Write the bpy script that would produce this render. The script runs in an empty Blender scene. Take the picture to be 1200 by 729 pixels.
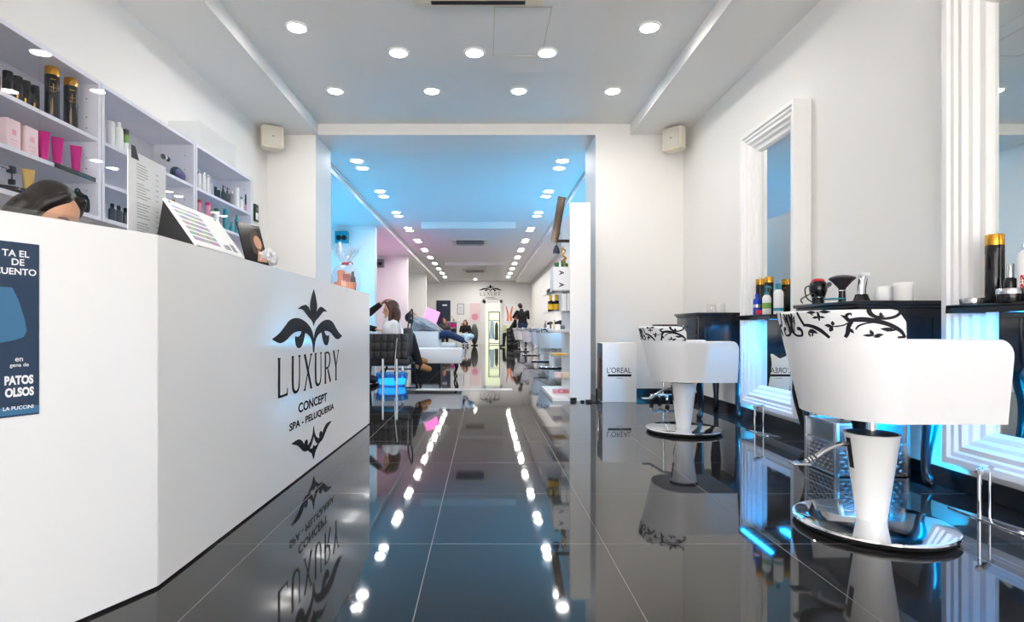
import bpy, bmesh, math, random
from mathutils import Vector, Matrix, noise
random.seed(7)
PI = math.pi
S = bpy.context.scene
C = S.collection

# ---------------------------------------------------------------- materials
def lin(c):
    return tuple((v/12.92 if v <= .04045 else ((v+.055)/1.055)**2.4) for v in c)
def rgb(r, g, b):
    return lin((r/255, g/255, b/255))
M = {}
def mat(name, col, rough=.5, metal=0., var=.04, scale=8., bump=0., spec=.5, coat=0., emit=None, estr=0., trans=0., ior=1.45):
    """principled material whose colour is broken up by a noise field"""
    m = bpy.data.materials.new(name); m.use_nodes = True
    nt = m.node_tree; p = nt.nodes['Principled BSDF']
    p.inputs['Roughness'].default_value = rough
    p.inputs['Metallic'].default_value = metal
    p.inputs['Specular IOR Level'].default_value = spec
    p.inputs['Coat Weight'].default_value = coat
    p.inputs['Coat Roughness'].default_value = .05
    p.inputs['Transmission Weight'].default_value = trans
    p.inputs['IOR'].default_value = ior
    tc = nt.nodes.new('ShaderNodeTexCoord')
    nz = nt.nodes.new('ShaderNodeTexNoise'); nz.inputs['Scale'].default_value = scale
    nz.inputs['Detail'].default_value = 3
    nt.links.new(tc.outputs['Object'], nz.inputs['Vector'])
    mx = nt.nodes.new('ShaderNodeMix'); mx.data_type = 'RGBA'
    mx.inputs[6].default_value = (*[max(0, v*(1-var)) for v in col], 1)
    mx.inputs[7].default_value = (*[min(1, v*(1+var)) for v in col], 1)
    nt.links.new(nz.outputs['Fac'], mx.inputs[0])
    nt.links.new(mx.outputs[2], p.inputs['Base Color'])
    if bump:
        b = nt.nodes.new('ShaderNodeBump'); b.inputs['Strength'].default_value = bump; b.inputs['Distance'].default_value = .002
        nt.links.new(nz.outputs['Fac'], b.inputs['Height']); nt.links.new(b.outputs['Normal'], p.inputs['Normal'])
    if emit:
        p.inputs['Emission Color'].default_value = (*emit, 1); p.inputs['Emission Strength'].default_value = estr
    M[name] = m
    return m

def clear_mat(name, tint=(1, 1, 1), gloss=.08, facing=True, fog=0.):
    """thin clear sheet: see-through with a Fresnel sheen"""
    m = bpy.data.materials.new(name); m.use_nodes = True
    nt = m.node_tree; nt.nodes.clear()
    out = nt.nodes.new('ShaderNodeOutputMaterial')
    tr = nt.nodes.new('ShaderNodeBsdfTransparent'); tr.inputs[0].default_value = (*tint, 1)
    gl = nt.nodes.new('ShaderNodeBsdfGlossy'); gl.inputs['Roughness'].default_value = .02
    fr = nt.nodes.new('ShaderNodeLayerWeight'); fr.inputs['Blend'].default_value = .5
    pw = nt.nodes.new('ShaderNodeMath'); pw.operation = 'POWER'; pw.inputs[1].default_value = 5.
    nt.links.new(fr.outputs['Facing'], pw.inputs[0])
    ad = nt.nodes.new('ShaderNodeMath'); ad.operation = 'MULTIPLY_ADD'; ad.inputs[1].default_value = .55; ad.inputs[2].default_value = gloss
    nt.links.new(pw.outputs[0], ad.inputs[0])
    mx = nt.nodes.new('ShaderNodeMixShader')
    nt.links.new(ad.outputs[0], mx.inputs[0]); nt.links.new(tr.outputs[0], mx.inputs[1]); nt.links.new(gl.outputs[0], mx.inputs[2])
    last = mx
    if fog:
        df = nt.nodes.new('ShaderNodeBsdfDiffuse'); df.inputs[0].default_value = (.9, .9, .92, 1)
        m2 = nt.nodes.new('ShaderNodeMixShader'); m2.inputs[0].default_value = fog
        nt.links.new(mx.outputs[0], m2.inputs[1]); nt.links.new(df.outputs[0], m2.inputs[2]); last = m2
    nt.links.new(last.outputs[0], out.inputs[0])
    M[name] = m
    return m

def glow(name, col, strength):
    m = bpy.data.materials.new(name); m.use_nodes = True
    nt = m.node_tree; nt.nodes.clear()
    out = nt.nodes.new('ShaderNodeOutputMaterial'); e = nt.nodes.new('ShaderNodeEmission')
    e.inputs[0].default_value = (*col, 1); e.inputs[1].default_value = strength
    nt.links.new(e.outputs[0], out.inputs[0]); M[name] = m
    return m

def floor_mat():
    m = bpy.data.materials.new('polished_tile'); m.use_nodes = True
    nt = m.node_tree; p = nt.nodes['Principled BSDF']; N = nt.nodes.new; L = nt.links.new
    tc = N('ShaderNodeTexCoord'); sx = N('ShaderNodeSeparateXYZ'); L(tc.outputs['Object'], sx.inputs[0])
    def seam(sock, off):
        a = N('ShaderNodeMath'); a.operation = 'SUBTRACT'; a.inputs[1].default_value = off; L(sock, a.inputs[0])
        d = N('ShaderNodeMath'); d.operation = 'DIVIDE'; d.inputs[1].default_value = .6; L(a.outputs[0], d.inputs[0])
        f = N('ShaderNodeMath'); f.operation = 'FRACT'; L(d.outputs[0], f.inputs[0])
        h = N('ShaderNodeMath'); h.operation = 'SUBTRACT'; h.inputs[1].default_value = .5; L(f.outputs[0], h.inputs[0])
        b = N('ShaderNodeMath'); b.operation = 'ABSOLUTE'; L(h.outputs[0], b.inputs[0])
        g = N('ShaderNodeMath'); g.operation = 'GREATER_THAN'; g.inputs[1].default_value = .5-.0024; L(b.outputs[0], g.inputs[0])
        fl = N('ShaderNodeMath'); fl.operation = 'FLOOR'; L(d.outputs[0], fl.inputs[0])
        return g, fl
    gx, ix = seam(sx.outputs[0], -.183); gy, iy = seam(sx.outputs[1], 1.982)
    mxm = N('ShaderNodeMath'); mxm.operation = 'MAXIMUM'; L(gx.outputs[0], mxm.inputs[0]); L(gy.outputs[0], mxm.inputs[1])
    cb = N('ShaderNodeCombineXYZ'); L(ix.outputs[0], cb.inputs[0]); L(iy.outputs[0], cb.inputs[1])
    wn = N('ShaderNodeTexWhiteNoise'); wn.noise_dimensions = '2D'; L(cb.outputs[0], wn.inputs['Vector'])
    nz = N('ShaderNodeTexNoise'); nz.inputs['Scale'].default_value = 3.5; nz.inputs['Detail'].default_value = 6; L(tc.outputs['Object'], nz.inputs['Vector'])
    t = N('ShaderNodeMix'); t.data_type = 'RGBA'; t.inputs[6].default_value = (.011, .0105, .011, 1); t.inputs[7].default_value = (.026, .0245, .0245, 1)
    av = N('ShaderNodeMath'); av.operation = 'MULTIPLY_ADD'; av.inputs[1].default_value = .35; L(wn.outputs['Value'], av.inputs[0])
    m6 = N('ShaderNodeMath'); m6.operation = 'MULTIPLY'; m6.inputs[1].default_value = .65; L(nz.outputs['Fac'], m6.inputs[0]); L(m6.outputs[0], av.inputs[2])
    L(av.outputs[0], t.inputs[0])
    g = N('ShaderNodeMix'); g.data_type = 'RGBA'; g.inputs[7].default_value = (.20, .185, .175, 1)
    L(mxm.outputs[0], g.inputs[0]); L(t.outputs[2], g.inputs[6]); L(g.outputs[2], p.inputs['Base Color'])
    # wipe marks: gloss varies gently
    n2 = N('ShaderNodeTexNoise'); n2.inputs['Scale'].default_value = 1.7; n2.inputs['Detail'].default_value = 5; L(tc.outputs['Object'], n2.inputs['Vector'])
    r = N('ShaderNodeMapRange'); r.inputs[3].default_value = .02; r.inputs[4].default_value = .06
    p.inputs['Coat Weight'].default_value = .2; p.inputs['Coat Roughness'].default_value = .01; L(n2.outputs['Fac'], r.inputs[0])
    rr = N('ShaderNodeMix'); rr.data_type = 'FLOAT'; L(mxm.outputs[0], rr.inputs[0]); L(r.outputs[0], rr.inputs[2]); rr.inputs[3].default_value = .5
    L(rr.outputs[0], p.inputs['Roughness'])
    p.inputs['Specular IOR Level'].default_value = .35
    M['polished_tile'] = m

mat('wall_white', rgb(236, 234, 231), .55, var=.012, scale=3)
mat('ceiling_white', rgb(232, 232, 230), .6, var=.01, scale=2)
mat('gloss_white', rgb(238, 239, 241), .14, var=.008, scale=2, coat=.2)
mat('satin_white', rgb(240, 239, 238), .3, var=.01)
mat('leather_white', rgb(236, 236, 238), .32, var=.015, scale=30, bump=.12)
mat('shelf_white', rgb(226, 225, 236), .35, var=.01)
mat('black_gloss', rgb(20, 20, 24), .12, var=.1)
mat('black_lacquer', rgb(24, 25, 30), .22, var=.12, scale=5)
mat('black_matt', rgb(22, 22, 25), .55, var=.15)
mat('black_fabric', rgb(20, 20, 24), .85, var=.2, scale=40, bump=.3)
mat('black_leather', rgb(38, 39, 43), .38, var=.1, scale=40, bump=.15)
mat('ink', rgb(24, 23, 32), .6, var=.05, spec=.25)
mat('baseboard_black', rgb(18, 18, 21), .2, var=.1)
mat('chrome', (.85, .86, .88), .06, 1, var=.01)
mat('steel', (.62, .62, .64), .25, 1, var=.03)
mat('gold', rgb(222, 160, 60), .22, 1, var=.06)
mat('gold_soft', rgb(205, 170, 95), .35, .6, var=.05)
mat('magenta', rgb(200, 20, 130), .28, .25, var=.08)
mat('pale_pink', rgb(240, 212, 216), .5, var=.03)
mat('pink', rgb(230, 150, 170), .4, var=.05)
mat('red', rgb(190, 25, 40), .35, var=.05)
mat('teal', rgb(25, 140, 160), .3, var=.06)
mat('blue', rgb(30, 65, 190), .25, var=.06)
mat('green', rgb(40, 110, 60), .35, var=.08)
mat('lime', rgb(120, 165, 70), .4, var=.08)
mat('yellow', rgb(235, 185, 40), .4, var=.05)
mat('orange', rgb(235, 130, 75), .4, var=.08)
mat('purple', rgb(90, 70, 120), .35, var=.1)
mat('navy', rgb(42, 62, 88), .45, var=.08, scale=5)
mat('navy_light', rgb(62, 112, 150), .45, var=.05, scale=4)
mat('paper', rgb(240, 241, 244), .6, var=.01)
mat('grey_text', rgb(150, 152, 160), .6, var=.05)
mat('cream_plastic', rgb(226, 219, 200), .45, var=.03)
mat('speaker_mesh', rgb(205, 200, 188), .7, var=.12, scale=180)
mat('grey', rgb(120, 122, 128), .5, var=.06)
mat('dark_blue', rgb(28, 40, 66), .5, var=.1)
mat('denim', rgb(34, 52, 92), .8, var=.2, scale=60)
mat('blanket', rgb(158, 156, 160), .9, var=.1, scale=20, bump=.4)
mat('towel_blue', rgb(178, 208, 232), .9, var=.06, scale=30, bump=.3)
mat('skin', rgb(214, 160, 130), .5, var=.04, scale=15)
mat('hair_dark', rgb(26, 21, 20), .38, var=.3, scale=60, bump=.3)
mat('hair_brown', rgb(70, 42, 30), .42, var=.3, scale=60, bump=.3)
mat('hair_red', rgb(120, 40, 40), .45, var=.25, scale=60)
mat('white_cloth', rgb(235, 235, 238), .8, var=.03, scale=30)
mat('tan_suede', rgb(176, 122, 72), .7, var=.12, scale=30)
mat('lips', rgb(170, 80, 80), .4)
mat('eye_dark', rgb(25, 20, 20), .2)
mat('bronze', rgb(88, 76, 66), .25, .75, var=.3, scale=9)
mat('quilted_metal', (.26, .27, .30), .3, .9, var=.1, scale=30)
mat('cable', rgb(20, 20, 20), .5)
mat('olive', rgb(70, 78, 72), .5, var=.1)
mat('pale_green', rgb(214, 224, 176), .6, var=.04, scale=2)
mat('beige', rgb(222, 208, 180), .5, var=.04)
mat('stone_light', rgb(185, 182, 180), .35, var=.08, scale=12)
mat('smoke_plastic', rgb(58, 52, 58), .3, var=.08)
mat('pavement', rgb(205, 200, 194), .8, var=.1)
mat('mirror', (.80, .84, .83), .0, 1, var=.0)
mat('dark_wood', rgb(48, 36, 32), .4, var=.15)
clear_mat('clear_glass', (.985, .99, .99), .015)
clear_mat('acrylic', (.99, .995, .995), .02)
clear_mat('case_acrylic', (.95, .96, .96), .05, fog=.05)
clear_mat('cellophane', (.95, .95, .96), .12, fog=.10)
clear_mat('blue_plastic', (.25, .65, .95), .06, fog=.1)
glow('lamp_white', (1, .96, .91), 130)
glow('lamp_back', (1, .96, .92), 90)
glow('lamp_far', (1, .97, .94), 165)
glow('led_blue', (.01, .34, 1), 62)
glow('led_soft', (.0, .42, 1), 150)
glow('uplight_blue', (.0, .46, .95), 38)
glow('uplight_pink', (1, .35, .8), 26)
glow('lamp_pink', (1, .22, .62), 1.6)
glow('room_green', (.86, .92, .62), .9)
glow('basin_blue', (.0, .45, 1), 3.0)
floor_mat()

# colour chart: rows of little coloured swatches on white (a printed board)
def chart_mat():
    m = bpy.data.materials.new('colour_chart'); m.use_nodes = True
    nt = m.node_tree; p = nt.nodes['Principled BSDF']; N = nt.nodes.new; L = nt.links.new
    p.inputs['Roughness'].default_value = .35
    tc = N('ShaderNodeTexCoord'); mp = N('ShaderNodeVectorMath'); mp.operation = 'MULTIPLY'; mp.inputs[1].default_value = (1, 66, 46)
    L(tc.outputs['Object'], mp.inputs[0])
    fl = N('ShaderNodeVectorMath'); fl.operation = 'FLOOR'; L(mp.outputs[0], fl.inputs[0])
    fr = N('ShaderNodeVectorMath'); fr.operation = 'FRACTION'; L(mp.outputs[0], fr.inputs[0])
    wn = N('ShaderNodeTexWhiteNoise'); L(fl.outputs[0], wn.inputs['Vector'])
    hs = N('ShaderNodeHueSaturation'); hs.inputs['Saturation'].default_value = 1.0; hs.inputs['Color'].default_value = (.24, .012, .04, 1)
    hr = N('ShaderNodeMapRange'); hr.inputs[3].default_value = .0; hr.inputs[4].default_value = 1.3; L(wn.outputs['Value'], hr.inputs[0]); L(hr.outputs[0], hs.inputs['Hue'])
    sp = N('ShaderNodeSeparateXYZ'); L(fr.outputs[0], sp.inputs[0])
    def win(s, lo, hi):
        a = N('ShaderNodeMath'); a.operation = 'GREATER_THAN'; a.inputs[1].default_value = lo; L(s, a.inputs[0])
        b = N('ShaderNodeMath'); b.operation = 'LESS_THAN'; b.inputs[1].default_value = hi; L(s, b.inputs[0])
        c = N('ShaderNodeMath'); c.operation = 'MULTIPLY'; L(a.outputs[0], c.inputs[0]); L(b.outputs[0], c.inputs[1]); return c
    a = win(sp.outputs[1], .05, .95); b = win(sp.outputs[2], .12, .88)
    s2 = N('ShaderNodeSeparateXYZ'); L(tc.outputs['Object'], s2.inputs[0])
    c = win(s2.outputs[1], .012, .20); d = win(s2.outputs[2], .02, .165)
    pr = None
    for q in (a, b, c, d):
        if pr is None: pr = q; continue
        k = N('ShaderNodeMath'); k.operation = 'MULTIPLY'; L(pr.outputs[0], k.inputs[0]); L(q.outputs[0], k.inputs[1]); pr = k
    mx = N('ShaderNodeMix'); mx.data_type = 'RGBA'; mx.inputs[6].default_value = (.86, .87, .88, 1)
    L(pr.outputs[0], mx.inputs[0]); L(hs.outputs[0], mx.inputs[7]); L(mx.outputs[2], p.inputs['Base Color'])
    M['colour_chart'] = m
chart_mat()

# ---------------------------------------------------------------- mesh helpers
def box(bm, x0, x1, y0, y1, z0, z1, mi=0, bev=0., mtx=None):
    r = bmesh.ops.create_cube(bm, size=1)
    vs = r['verts']
    for v in vs:
        v.co = Vector(((x0+x1)/2+v.co.x*(x1-x0), (y0+y1)/2+v.co.y*(y1-y0), (z0+z1)/2+v.co.z*(z1-z0)))
    fs = list({f for v in vs for f in v.link_faces})
    for f in fs: f.material_index = mi
    if bev:
        es = list({e for v in vs for e in v.link_edges})
        rb = bmesh.ops.bevel(bm, geom=es+vs, offset=bev, segments=2, profile=.6, affect='EDGES')
        for f in rb['faces']: f.material_index = mi
        vs = list({v for f in rb['faces'] for v in f.verts} | {v for v in vs if v.is_valid})
    if mtx is not None:
        bmesh.ops.transform(bm, matrix=mtx, verts=vs)
    return vs

def lathe(bm, prof, c=(0, 0, 0), seg=24, mi=0, ax=None, sx=1., sy=1.):
    """prof: list of (r, h); revolved about local z, optionally re-aimed to axis ax"""
    rot = Matrix.Identity(3) if ax is None else Vector((0, 0, 1)).rotation_difference(Vector(ax).normalized()).to_matrix()
    rings = []
    for r, h in prof:
        if r < 1e-6:
            rings.append([bm.verts.new(Vector(c)+rot @ Vector((0, 0, h)))])
        else:
            rings.append([bm.verts.new(Vector(c)+rot @ Vector((r*sx*math.cos(2*PI*i/seg), r*sy*math.sin(2*PI*i/seg), h))) for i in range(seg)])
    for a, b in zip(rings, rings[1:]):
        for i in range(seg):
            j = (i+1) % seg
            if len(a) == 1 and len(b) == 1: continue
            if len(a) == 1: f = bm.faces.new((a[0], b[j], b[i]))
            elif len(b) == 1: f = bm.faces.new((a[i], a[j], b[0]))
            else: f = bm.faces.new((a[i], a[j], b[j], b[i]))
            f.material_index = mi
    for ring, flip in ((rings[0], True), (rings[-1], False)):
        if len(ring) > 1:
            f = bm.faces.new(list(reversed(ring)) if flip else ring); f.material_index = mi

def cone(bm, p0, p1, r0, r1, seg=16, mi=0):
    p0, p1 = Vector(p0), Vector(p1); d = p1-p0
    lathe(bm, [(r0, 0), (r1, d.length)], p0, seg, mi, d)

def capsule(bm, p0, p1, r0, r1, seg=14):
    p0, p1 = Vector(p0), Vector(p1); d = p1-p0; n = 4
    pr = [(0, -r0)]+[(r0*math.sin(PI/2*k/n), -r0*math.cos(PI/2*k/n)) for k in range(1, n+1)]
    pr += [(r1*math.cos(PI/2*k/n), d.length+r1*math.sin(PI/2*k/n)) for k in range(0, n)]+[(0, d.length+r1)]
    lathe(bm, pr, p0, seg, 0, d if d.length > 1e-6 else (0, 0, 1))

def ball(bm, c, r, seg=18, mi=0, mtx=None):
    r = (r, r, r) if not hasattr(r, '__len__') else r
    m = Matrix.Translation(Vector(c)) @ (mtx or Matrix.Identity(4)) @ Matrix.Diagonal((*r, 1))
    q = bmesh.ops.create_uvsphere(bm, u_segments=seg, v_segments=max(8, seg*2//3), radius=1, matrix=m)
    for v in q['verts']:
        for f in v.link_faces: f.material_index = mi

def spline(pts, n=8):
    pts = [Vector(p) for p in pts]; out = []
    for i in range(len(pts)-1):
        p0 = pts[max(0, i-1)]; p1 = pts[i]; p2 = pts[i+1]; p3 = pts[min(len(pts)-1, i+2)]
        for k in range(n):
            t = k/n
            out.append(.5*((2*p1)+(p2-p0)*t+(2*p0-5*p1+4*p2-p3)*t*t+(3*p1-p0-3*p2+p3)*t**3))
    out.append(pts[-1]); return out

def tube(bm, pts, r, seg=10, mi=0, smooth=0):
    """r: number or list along pts"""
    if smooth:
        n0 = len(pts)
        if hasattr(r, '__len__'):
            rr = [v.x for v in spline([(x, 0, 0) for x in r], smooth)]
        pts = spline(pts, smooth)
        if hasattr(r, '__len__'): r = rr
    pts = [Vector(p) for p in pts]
    rs = r if hasattr(r, '__len__') else [r]*len(pts)
    up = Vector((0, 0, 1)); prev = None; rings = []
    for i, p in enumerate(pts):
        d = (pts[min(i+1, len(pts)-1)]-pts[max(i-1, 0)]).normalized()
        if prev is None:
            a = d.cross(up if abs(d.z) < .9 else Vector((1, 0, 0))).normalized()
        else:
            a = (prev-d*prev.dot(d)).normalized()
        prev = a; b = d.cross(a)
        rings.append([bm.verts.new(p+(a*math.cos(2*PI*k/seg)+b*math.sin(2*PI*k/seg))*max(rs[i], 1e-4)) for k in range(seg)])
    for a, b in zip(rings, rings[1:]):
        for i in range(seg):
            f = bm.faces.new((a[i], a[(i+1) % seg], b[(i+1) % seg], b[i])); f.material_index = mi
    f = bm.faces.new(list(reversed(rings[0]))); f.material_index = mi
    f = bm.faces.new(rings[-1]); f.material_index = mi

def prism(bm, poly, h0, h1, mtx=None, mi=0):
    """polygon in local xy extruded h0..h1 along local z"""
    mtx = mtx or Matrix.Identity(4)
    a = [bm.verts.new(mtx @ Vector((p[0], p[1], h0))) for p in poly]
    b = [bm.verts.new(mtx @ Vector((p[0], p[1], h1))) for p in poly]
    n = len(poly)
    fs = [bm.faces.new(list(reversed(a))), bm.faces.new(b)]
    for i in range(n):
        fs.append(bm.faces.new((a[i], a[(i+1) % n], b[(i+1) % n], b[i])))
    for f in fs: f.material_index = mi
    return a+b

def ribbon2d(pts, ws, n=6):
    """smooth variable width stroke -> polygon outline (2d)"""
    P = spline([(p[0], p[1], 0) for p in pts], n); W = [v.x for v in spline([(w, 0, 0) for w in ws], n)]
    Lf, R = [], []
    for i, p in enumerate(P):
        d = (P[min(i+1, len(P)-1)]-P[max(i-1, 0)]); d = d.normalized() if d.length > 1e-9 else Vector((1, 0, 0))
        nrm = Vector((-d.y, d.x, 0)); w = max(W[i], .0006)/2
        Lf.append(p+nrm*w); R.append(p-nrm*w)
    return Lf, R

def strokes(bm, pts, ws, f, mi=0, n=6, th=.0012):
    """stroke mapped through f(u, v, off) -> Vector, as a thin raised strip"""
    A, B = ribbon2d(pts, ws, n)
    v = [[bm.verts.new(f(p.x, p.y, o)) for p in q] for q in (A, B) for o in (0., th)]
    al, ah, bl, bh = v
    for i in range(len(A)-1):
        for q in ((ah[i], ah[i+1], bh[i+1], bh[i]), (al[i], al[i+1], ah[i+1], ah[i]), (bh[i], bh[i+1], bl[i+1], bl[i])):
            bm.faces.new(q).material_index = mi
    for i in (0, len(A)-1):
        bm.faces.new((al[i], ah[i], bh[i], bl[i])).material_index = mi

def disc2d(bm, c, r, f, mi=0, seg=18, th=.0012, sy=1.):
    lo = [bm.verts.new(f(c[0]+r*math.cos(2*PI*k/seg), c[1]+r*sy*math.sin(2*PI*k/seg), 0.)) for k in range(seg)]
    hi = [bm.verts.new(f(c[0]+r*math.cos(2*PI*k/seg), c[1]+r*sy*math.sin(2*PI*k/seg), th)) for k in range(seg)]
    bm.faces.new(hi).material_index = mi
    for i in range(seg):
        bm.faces.new((lo[i], lo[(i+1) % seg], hi[(i+1) % seg], hi[i])).material_index = mi

def poly2d(bm, pts, f, mi=0, th=.0012):
    lo = [bm.verts.new(f(p[0], p[1], 0.)) for p in pts]; hi = [bm.verts.new(f(p[0], p[1], th)) for p in pts]
    bm.faces.new(hi).material_index = mi; n = len(pts)
    for i in range(n):
        bm.faces.new((lo[i], lo[(i+1) % n], hi[(i+1) % n], hi[i])).material_index = mi

def text2d(bm, body, w, h, f, align='C', bold=0., th=.0012, at=(0, 0), mi=0):
    """letters fitted to w x h (None keeps the aspect), mapped through f"""
    cu = bpy.data.curves.new('lettering', 'FONT'); cu.body = body; cu.size = 1; cu.offset = bold; cu.resolution_u = 4
    ob = bpy.data.objects.new('lettering', cu); C.objects.link(ob)
    dg = bpy.context.evaluated_depsgraph_get(); dg.update()
    me = bpy.data.meshes.new_from_object(ob.evaluated_get(dg))
    bpy.data.objects.remove(ob); bpy.data.curves.remove(cu)
    xs = [v.co.x for v in me.vertices]; ys = [v.co.y for v in me.vertices]
    x0, x1, y0, y1 = min(xs), max(xs), min(ys), max(ys)
    sy = h/(y1-y0); sx = w/(x1-x0) if w else sy
    ox = {'C': -(x1-x0)/2*sx, 'L': 0, 'R': -(x1-x0)*sx}[align]
    vs = [bm.verts.new(f(at[0]+ox+(v.co.x-x0)*sx, at[1]+(v.co.y-y0)*sy, th)) for v in me.vertices]
    for p in me.polygons:
        try: bm.faces.new([vs[i] for i in p.vertices]).material_index = mi
        except ValueError: pass
    bpy.data.meshes.remove(me)

def plane_f(o, u, v):
    """map (u, v, off) onto a plane: origin, unit right, unit up"""
    o, u, v = Vector(o), Vector(u).normalized(), Vector(v).normalized(); n = u.cross(v)
    return lambda a, b, off: o+u*a+v*b+n*off

def obj(name, bm, m, parent=None, smooth=True, angle=35, fix=True):
    if fix: bmesh.ops.recalc_face_normals(bm, faces=bm.faces[:])
    me = bpy.data.meshes.new(name); bm.to_mesh(me); bm.free()
    for k in (m if isinstance(m, (list, tuple)) else [m]): me.materials.append(M[k])
    if smooth:
        for p in me.polygons: p.use_smooth = True
        me.set_sharp_from_angle(angle=math.radians(angle))
    o = bpy.data.objects.new(name, me); C.objects.link(o)
    if parent: o.parent = parent
    return o

def tag(o, label, cat, group=None):
    o['label'] = label; o['category'] = cat
    if group: o['group'] = group
    return o
def thing(name, label, cat, loc=(0, 0, 0), rz=0, group=None):
    o = bpy.data.objects.new(name, None); C.objects.link(o); o.empty_display_size = .05
    o.location = loc; o.rotation_euler = (0, 0, rz)
    return tag(o, label, cat, group)
def dup(root, loc, rz, label, group=None):
    r = root.copy(); C.objects.link(r); r.location = loc; r.rotation_euler = (0, 0, rz); r['label'] = label
    if group: r['group'] = group
    for ch in list(root.children):
        c = ch.copy(); C.objects.link(c); c.parent = r
        for g in ch.children:
            d = g.copy(); C.objects.link(d); d.parent = c
    return r
def struct(name, bm, m, parent=None, smooth=False):
    o = obj(name, bm, m, parent, smooth)
    o['kind'] = 'structure'
    return o
def B(*a, **k):
    bm = bmesh.new(); box(bm, *a, **k); return bm
def part(name, m, parent, fn, smooth=True, angle=35):
    bm = bmesh.new(); fn(bm); return obj(name, bm, m, parent, smooth, angle)

# ---------------------------------------------------------------- the room
XL, XR, YB, YP, YE = -2.404, 2.2, 6.3, 6.93, 27.0     # front room walls, front / back of the cross wall, far wall
ZS, ZC = 2.894, 3.017                                  # side soffits, main ceiling
YF = -2.2                                              # shop front
XBL = -3.9                                             # left wall of the rear room's bays
struct('floor', B(-4.2, 2.5, YF-.05, YE+.2, -.1, 0), 'polished_tile')
struct('ground', B(-14, 14, -16, YF-.05, -.16, -.03), 'pavement')
struct('wall_left', B(XL-.15, XL, YF, YB, 0, 3.3), 'wall_white')
struct('wall_right', B(XR, XR+.15, YF, YE, 0, 3.3), 'wall_white')
struct('wall_pier_left', B(XL-.15, -1.865, YB, YP, 0, 3.3), 'wall_white')
struct('wall_pier_right', B(1.233, XR, YB, YP, 0, 3.3), 'wall_white')
struct('wall_beam', B(-1.865, 1.233, YB, YP, ZS, 3.3), 'wall_white')
struct('ceiling', B(XL, XR, YF, YB, ZC, 3.3), 'ceiling_white')
struct('ceiling_soffit_left', B(XL, -1.837, YF, YB, ZS, ZC), 'ceiling_white')
struct('ceiling_soffit_right', B(1.618, XR, YF, YB, ZS, ZC), 'ceiling_white')
bm = bmesh.new()
box(bm, -1.039, .871, .6, 4.862, 2.937, ZC, bev=.004)
struct('ceiling_dropped_panel', bm, 'ceiling_white')
bm = bmesh.new()                       # shallow inner board and the access hatch of the dropped panel
box(bm, -.72, .62, .7, 4.60, 2.933, 2.937)
struct('ceiling_inner_board', bm, 'ceiling_white')
bm = bmesh.new()
hx0, hx1, hy0, hy1 = .068, .462, 3.86, 4.56
for q in ((hx0, hx1, hy0, hy0+.006), (hx0, hx1, hy1-.006, hy1), (hx0, hx0+.006, hy0, hy1), (hx1-.006, hx1, hy0, hy1)):
    box(bm, *q, 2.9305, 2.9335)
struct('trim_ceiling_hatch', bm, 'speaker_mesh')
# shop front behind the camera: frame with wide openings that let the daylight in
bm = bmesh.new()
box(bm, XL, XL+.25, YF, YF+.12, 0, 3.1); box(bm, XR-.25, XR, YF, YF+.12, 0, 3.1); box(bm, XL, XR, YF, YF+.12, 2.75, 3.3)
struct('wall_front', bm, 'wall_white')
bm = bmesh.new()
for x in (-1.0, .0, 1.0): box(bm, x-.025, x+.025, YF+.02, YF+.09, 0, 2.75)
box(bm, XL+.25, XR-.25, YF+.02, YF+.09, 2.1, 2.15)
struct('window_1', bm, 'steel')
bm = bmesh.new()
box(bm, XR-.014, XR, YF, YB, 0, .087, bev=.003)
struct('baseboard_right', bm, 'baseboard_black')
struct('baseboard_back', B(1.233, XR-.014, YB-.014, YB, 0, .087, bev=.003), 'baseboard_black')
struct('baseboard_left', B(XL, XL+.014, YF, YB, 0, .087, bev=.003), 'baseboard_black')
struct('trim_threshold', B(-.83, .34, YP-.06, YP+.16, 0, .004), 'stone_light')

# rear room
struct('wall_rear_left', B(XBL-.15, XBL, YP-.3, YE, 0, 3.3), 'wall_white')
struct('wall_rear_front', B(XBL, XL-.15, YP-.3, YP, 0, 3.3), 'wall_white')
struct('wall_rear_end', B(XBL, XR, YE, YE+.15, 0, 3.3), 'wall_white')
struct('ceiling_rear', B(-2.12, 1.46, YP, YE, ZC, 3.3), 'ceiling_white')
struct('ceiling_rear_left', B(XBL, -2.12, YP, YE, 2.915, 3.3), 'ceiling_white')
struct('ceiling_rear_right', B(1.46, XR, YP, YE, 2.915, 3.3), 'ceiling_white')
struct('trim_ceiling_strip_left', B(-2.13, -2.10, YP, YE, 2.985, ZC, bev=.003), 'satin_white')
struct('trim_ceiling_strip_right', B(1.44, 1.47, YP, YE, 2.985, ZC, bev=.003), 'satin_white')
for i, (y, nm) in enumerate(((12.0, 'near'), (17.1, 'middle'), (22.6, 'far'))):
    struct('wall_partition_'+nm, B(XBL, -2.31, y, y+.25, 0, 2.915), 'wall_white')
for i, (y, nm, z) in enumerate(((12.1, 'near', 2.88), (19.4, 'far', 2.90))):
    struct('ceiling_drop_'+nm, B(-1.34, .67, y, y+3.6, z, ZC), 'ceiling_white')

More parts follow.
